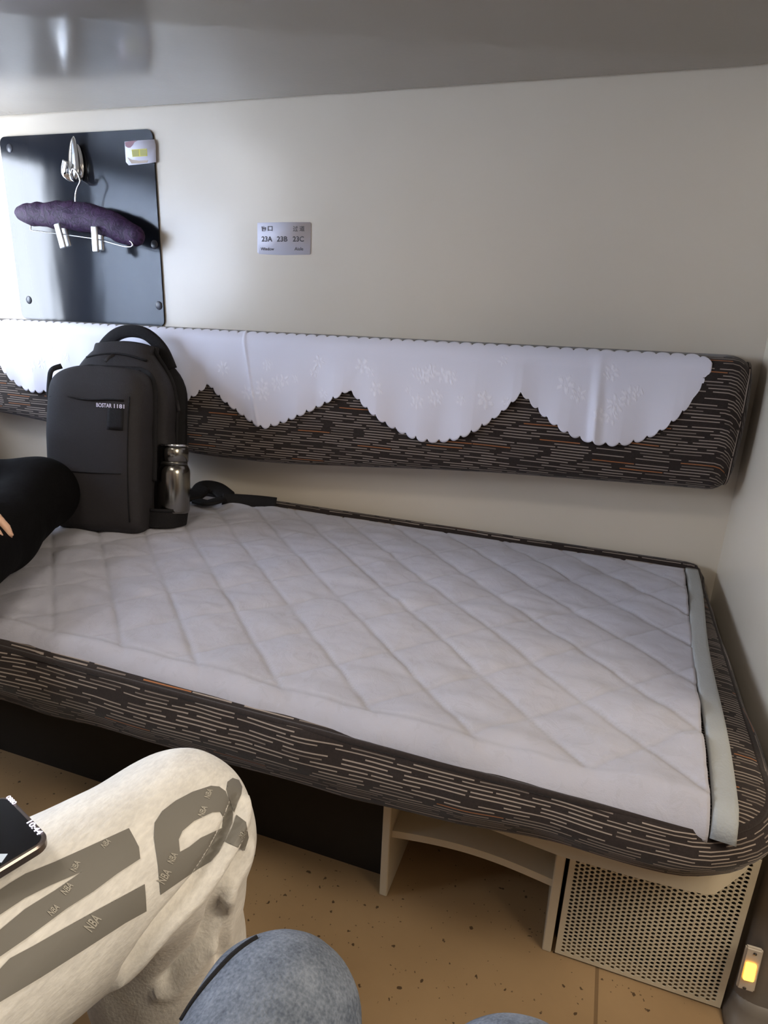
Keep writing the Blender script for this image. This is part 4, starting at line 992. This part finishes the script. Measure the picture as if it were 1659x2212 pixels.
# ---- traveller in printed sweatpants, seated left of the lens
def sweat_fn(V, F):
    N = vnormals(V, F)
    V = V + N * (vnoise(V, 11, 61) * 0.005 + vnoise(V * [1.2, 0.5, 1], 30, 62) * 0.0018)[:, None]
    bv = BVHTree.FromPolygons(V.tolist(), F.tolist())
    def on(pts):
        out = []
        for px, py in pts:
            h = bv.ray_cast(Vector((0, 0, 0)), Vector(ray(px, py)))[0]
            if h: out.append(np.array(h))
        return out
    for pts, dp, wd, rg in (([(514, 1738), (503, 1770), (485, 1812), (455, 1865), (415, 1920), (372, 1968), (325, 2025), (285, 2080)], 0.015, 0.007, 0.006),
                            ([(520, 1850), (490, 1900), (472, 1945), (455, 1985), (440, 2030), (400, 2080), (360, 2120)], 0.012, 0.008, 0.005),
                            ([(465, 1950), (474, 1985), (475, 2030), (478, 2080)], 0.009, 0.006, 0.004)):
        L = on(pts)
        if len(L) > 2: V = crease(V, vnormals(V, F), L, dp, wd, rg, (0.8, 0, -0.6))
    return V
pel = v3(-0.56, -0.22, -0.43)
J = dict(pelvis=pel, chest=v3(-0.58, -0.34, -0.08), neck=v3(-0.58, -0.33, 0.10), head=v3(-0.58, -0.27, 0.23), face=v3(0, 0.85, -0.5),
         sh_l=v3(-0.76, -0.33, -0.02), sh_r=v3(-0.40, -0.34, -0.02), el_l=v3(-0.80, -0.12, -0.25), el_r=v3(-0.40, -0.22, -0.30),
         wr_l=v3(-0.60, 0.10, -0.335), wr_r=v3(-0.50, 0.00, -0.30), hip_l=v3(-0.66, -0.13, -0.45), hip_r=v3(-0.455, 0.0, -0.452),
         kn_l=v3(-0.72, 0.36, -0.47), kn_r=v3(-0.345, 0.418, -0.513), an_l=v3(-0.72, 0.40, -0.88), an_r=v3(-0.385, 0.445, -0.88),
         toe_l=v3(-0.72, 0.52, -0.935), toe_r=v3(-0.36, 0.56, -0.935), sleeve=0.02, leg=0.014, bl=0.78, shin=0.010, tr_h=0.005,
         hand_l=(v3(0.55, 0.75, -0.1), v3(0, -0.2, 1), 0.25), hand_r=(v3(-0.3, 0.9, -0.3), v3(0.2, 0, 1), 0.3))
p2, tr2, (V2, F2) = person('person in pale sweatpants with big grey letters printed down the thigh', J, (M['sweat'], M['greytop']), sweat_fn)
bv2 = BVHTree.FromPolygons(V2.tolist(), F2.tolist())
def project(P2, off):
    out = []
    for px, py in P2:
        d = Vector(ray(px, py)).normalized(); h, n, i_, _ = bv2.ray_cast(Vector((0, 0, 0)), d)
        out.append(None if h is None else np.array(h - d * off))
    return out
def zp_(pts): return [(x / 2.765, 1560 + y / 2.765) for x, y in pts]
def print_patch(poly, name, mat, off=0.0012, step=3.0, hole=None):
    P = np.array(poly); 
    def dens(pl):
        o = []
        for i in range(len(pl)):
            a, b = np.array(pl[i]), np.array(pl[(i + 1) % len(pl)]); k = max(1, int(np.linalg.norm(b - a) / step))
            o += [tuple(a + (b - a) * q_ / k) for q_ in range(k)]
        return o
    loops = [dens(poly)] + ([dens(hole)] if hole else [])
    pts, edges = [], []
    for lp in loops:
        n0 = len(pts); pts += lp; edges += [(n0 + i, n0 + (i + 1) % len(lp)) for i in range(len(lp))]
    x0, y0 = P.min(0); x1, y1 = P.max(0)
    def inside(p, pl):
        c = False; j = len(pl) - 1
        for i in range(len(pl)):
            if (pl[i][1] > p[1]) != (pl[j][1] > p[1]) and p[0] < (pl[j][0] - pl[i][0]) * (p[1] - pl[i][1]) / (pl[j][1] - pl[i][1]) + pl[i][0]: c = not c
            j = i
        return c
    for xx in np.arange(x0 + step / 2, x1, step):
        for yy in np.arange(y0 + step / 2, y1, step):
            if inside((xx, yy), poly) and not (hole and inside((xx, yy), hole)): pts.append((xx, yy))
    vv, ee, ff, _, _, _ = delaunay_2d_cdt([Vector(p) for p in pts], edges, [], 0, 0.01)
    F = []
    for f in ff:
        c = sum((vv[i] for i in f), Vector((0, 0))) / len(f)
        if inside(c, poly) and not (hole and inside(c, hole)): F.append(list(f))
    Q = project([(v.x, v.y) for v in vv], off)
    F = [f for f in F if all(Q[i] is not None for i in f)]
    F = [f for f in F if max(np.linalg.norm(Q[f[i]] - Q[f[i - 1]]) for i in range(len(f))) < 0.025]
    V = [q_ if q_ is not None else v3(-0.33, 0.3, -0.42) for q_ in Q]
    used = sorted({i for f in F for i in f}); mp = {i: k for k, i in enumerate(used)}
    return obj(name, [V[i] for i in used], [[mp[i] for i in f] for f in F], mat, tr2)
print_patch(zp_([(-150, 1075), (0, 1000), (60, 960), (150, 905), (330, 832), (500, 755), (770, 632), (802, 690), (830, 745), (838, 815), (700, 905), (560, 1010), (400, 1112), (320, 1172), (160, 1290), (0, 1400), (-150, 1490), (-150, 1330), (0, 1240), (150, 1115), (330, 1003), (490, 893), (300, 975), (150, 1050), (0, 1150), (-150, 1230)]), 'printed_letter', M['print'])
print_patch(zp_([(-150, 1590), (0, 1475), (60, 1410), (200, 1335), (380, 1232), (600, 1110), (865, 967), (872, 1050), (876, 1130), (750, 1200), (500, 1362), (250, 1522), (0, 1672), (-150, 1760)]), 'printed_letter', M['print'])
print_patch(zp_([(960, 1032), (945, 850), (920, 690), (925, 600), (970, 530), (1050, 468), (1150, 415), (1260, 379), (1310, 384), (1348, 412), (1372, 470), (1392, 545), (1388, 600), (1350, 690), (1308, 775), (1260, 832), (1180, 880), (1100, 935)]), 'printed_letter', M['print'],
            hole=zp_([(1075, 775), (1068, 700), (1090, 650), (1160, 590), (1270, 538), (1318, 535), (1335, 570), (1330, 630), (1200, 690), (1130, 745)]))
print_patch(zp_([(1352, 400), (1360, 355), (1390, 332), (1428, 345), (1448, 385), (1442, 430), (1420, 480), (1398, 540), (1376, 480)]), 'printed_letter', M['print'])
print_patch(zp_([(1412, 552), (1470, 596), (1486, 690), (1462, 768), (1345, 712), (1385, 630)]), 'printed_letter', M['print'])
def print_text(s, cx, cy, hgt, wid, ang, mat=None):
    V3, F3 = text2d(s, 1.0, 0.02); V3 = np.array(V3); lo, hi = V3.min(0), V3.max(0); V3 = (V3 - lo) / (hi - lo) - 0.5
    ca, sa = math.cos(ang), math.sin(ang); P2 = [((cx + a * wid * ca + c * hgt * sa) / 2.765, 1560 + (cy + a * wid * sa - c * hgt * ca) / 2.765) for a, c in V3]
    Q = project(P2, 0.0022)
    if all(q_ is not None for q_ in Q): obj('printed_text', Q, F3, mat or M['print_light'], tr2, smooth=False)
for cx, cy, hh, ww, an_ in ((553, 1198, 62, 100, -0.93), (982, 920, 50, 88, -1.05), (1210, 530, 36, 66, -1.15), (450, 858, 36, 66, -1.1), (400, 992, 44, 74, -0.9), (632, 722, 34, 56, -0.8), (1030, 810, 40, 66, -1.1), (1245, 425, 34, 56, -1.2), (1448, 668, 30, 44, -0.9), (320, 1120, 40, 70, -0.8)):
    print_text('NBA', cx, cy, hh, ww, an_)

# phone on the thigh, screen up
PZ0 = -0.385
cA = PZ(112, 1812, PZ0); cB = PZ(3, 1700, PZ0); e1 = cB - cA; wP = np.linalg.norm(e1); e1 /= wP
lP = PZ(0, 1880, PZ0) - cA; lP = lP - e1 * lP.dot(e1); e2 = lP / np.linalg.norm(lP)
wP = min(wP, 0.074); hP = 0.15
tilt = 0.0
def ph(a, c, z): return cA + e1 * a + e2 * c + v3(0, 0, z)
phn = thing('smartphone', tuple(ph(wP / 2, hP / 2, -0.008)), 'dark smartphone with a lit clock lying on the pale sweatpants thigh', 'phone')
out = rrect(0, wP, 0, hP, 0.011, 8)
V = []; n = len(out)
for (ins_, z) in ((0.0015, -0.0082), (0.0, -0.0068), (0.0, -0.0014), (0.0012, 0)):
    V += [ph(ins_ + a * (wP - 2 * ins_) / wP, ins_ + c * (hP - 2 * ins_) / hP, z) for a, c in out]
F = [[k * n + i, k * n + (i + 1) % n, (k + 1) * n + (i + 1) % n, (k + 1) * n + i] for k in range(3) for i in range(n)] + [list(range(n))[::-1], [3 * n + i for i in range(n)]]
bm = bmesh.new(); vs = [bm.verts.new(v) for v in V]; [bm.faces.new([vs[i] for i in f]) for f in F]; bmesh.ops.recalc_face_normals(bm, faces=bm.faces[:]); V, F = from_bm(bm)
sharp(obj('phone_case', V, F, M['phoneframe'], phn), 40)
out = rrect(0.003, wP - 0.003, 0.003, hP - 0.003, 0.009, 8)
scr = obj('screen', [ph(a, c, 0.0004) for a, c in out] + [ph(a, c, -0.0005) for a, c in out], [list(range(n))] + [[n + i for i in range(n)][::-1]] + [[i, n + i, n + (i + 1) % n, (i + 1) % n] for i in range(n)], M['screen'], phn, smooth=False)
def screen_text(s, p0, p1, hpx, name='screen_digits', mat=None):
    """digits along a line given in picture pixels on the screen plane"""
    a0, a1 = PZ(*p0, PZ0), PZ(*p1, PZ0); d = a1 - a0; L = np.linalg.norm(d); d /= L; up = np.cross(v3(0, 0, 1), d)
    V3, F3 = text2d(s, 1.0, 0.03); V3 = np.array(V3); lo, hi = V3.min(0), V3.max(0); V3 = (V3 - lo) / (hi - lo)
    obj(name, [a0 + d * a * L + up * (c - 0.5) * hpx + v3(0, 0, 0.0009) for a, c in V3], F3, mat or M['screen_text'], scr, smooth=False)
screen_text('0880', (17, 1722), (33, 1738), 0.0034)
screen_text('10:44', (63, 1776), (88, 1803), 0.0042)
a0 = PZ(1, 1856, PZ0)
obj('screen_icon', [a0 + v3(*(np.array(q_) * 0.004)) + v3(0, 0, 0.0009) for q_ in ((-1, -1.4, 0), (1, -0.6, 0), (0.4, 1.2, 0), (-1.6, 0.4, 0))], [[0, 1, 2, 3]], M['screen_icon'], scr, smooth=False)

# ---- traveller in blue jeans whose lap is under the lens
def denim_fn(V, F):
    N = vnormals(V, F)
    V = V + N * (vnoise(V, 16, 71) * 0.003 + vnoise(V * [1, 0.6, 1], 55, 72) * 0.0010)[:, None]
    return V
pel = v3(-0.09, -0.36, -0.43)
J = dict(pelvis=pel, chest=v3(-0.08, -0.45, -0.06), neck=v3(-0.08, -0.42, 0.12), head=v3(-0.07, -0.36, 0.25), face=v3(0, 0.9, -0.4),
         sh_l=v3(-0.25, -0.43, 0.0), sh_r=v3(0.10, -0.43, 0.0), el_l=v3(-0.29, -0.27, -0.24), el_r=v3(0.15, -0.25, -0.24),
         wr_l=v3(-0.14, -0.12, -0.03), wr_r=v3(0.14, -0.12, -0.03), hip_l=v3(-0.165, -0.24, -0.455), hip_r=v3(-0.01, -0.24, -0.455),
         kn_l=v3(-0.153, 0.268, -0.474), kn_r=v3(0.012, 0.272, -0.478), an_l=v3(-0.17, 0.27, -0.88), an_r=v3(0.03, 0.25, -0.88),
         toe_l=v3(-0.18, 0.38, -0.935), toe_r=v3(0.05, 0.36, -0.935), ls=0.81, leg=0.006, tr_h=0.005,
         hand_l=(v3(0.25, 0.1, 0.9), v3(-0.9, -0.3, 0.1), 0.3), hand_r=(v3(-0.25, 0.1, 0.9), v3(0.9, -0.3, 0.1), 0.3))
p3, tr3, _ = person('person in blue jeans, only the knees showing at the bottom edge', J, (M['denim'], M['navytop']), denim_fn)
# dark outer seam along the left leg of the jeans

bv3 = BVHTree.FromPolygons(_[0].tolist(), _[1].tolist())
L = []
for px, py in ((392, 2205), (412, 2172), (438, 2136), (468, 2100), (500, 2066), (530, 2042), (556, 2026)):
    for k in range(60):
        h = bv3.ray_cast(Vector((0, 0, 0)), Vector(ray(px + k * 2.5, py + k * 1.2)))[0]
        if h: L.append(np.array(h)); break
if len(L) > 3:
    o = obj('side_seam', *tube(smooth_path(L, 6), 0.0022, 8), M['bagblack'], tr3); o['label'] = 'black side seam'
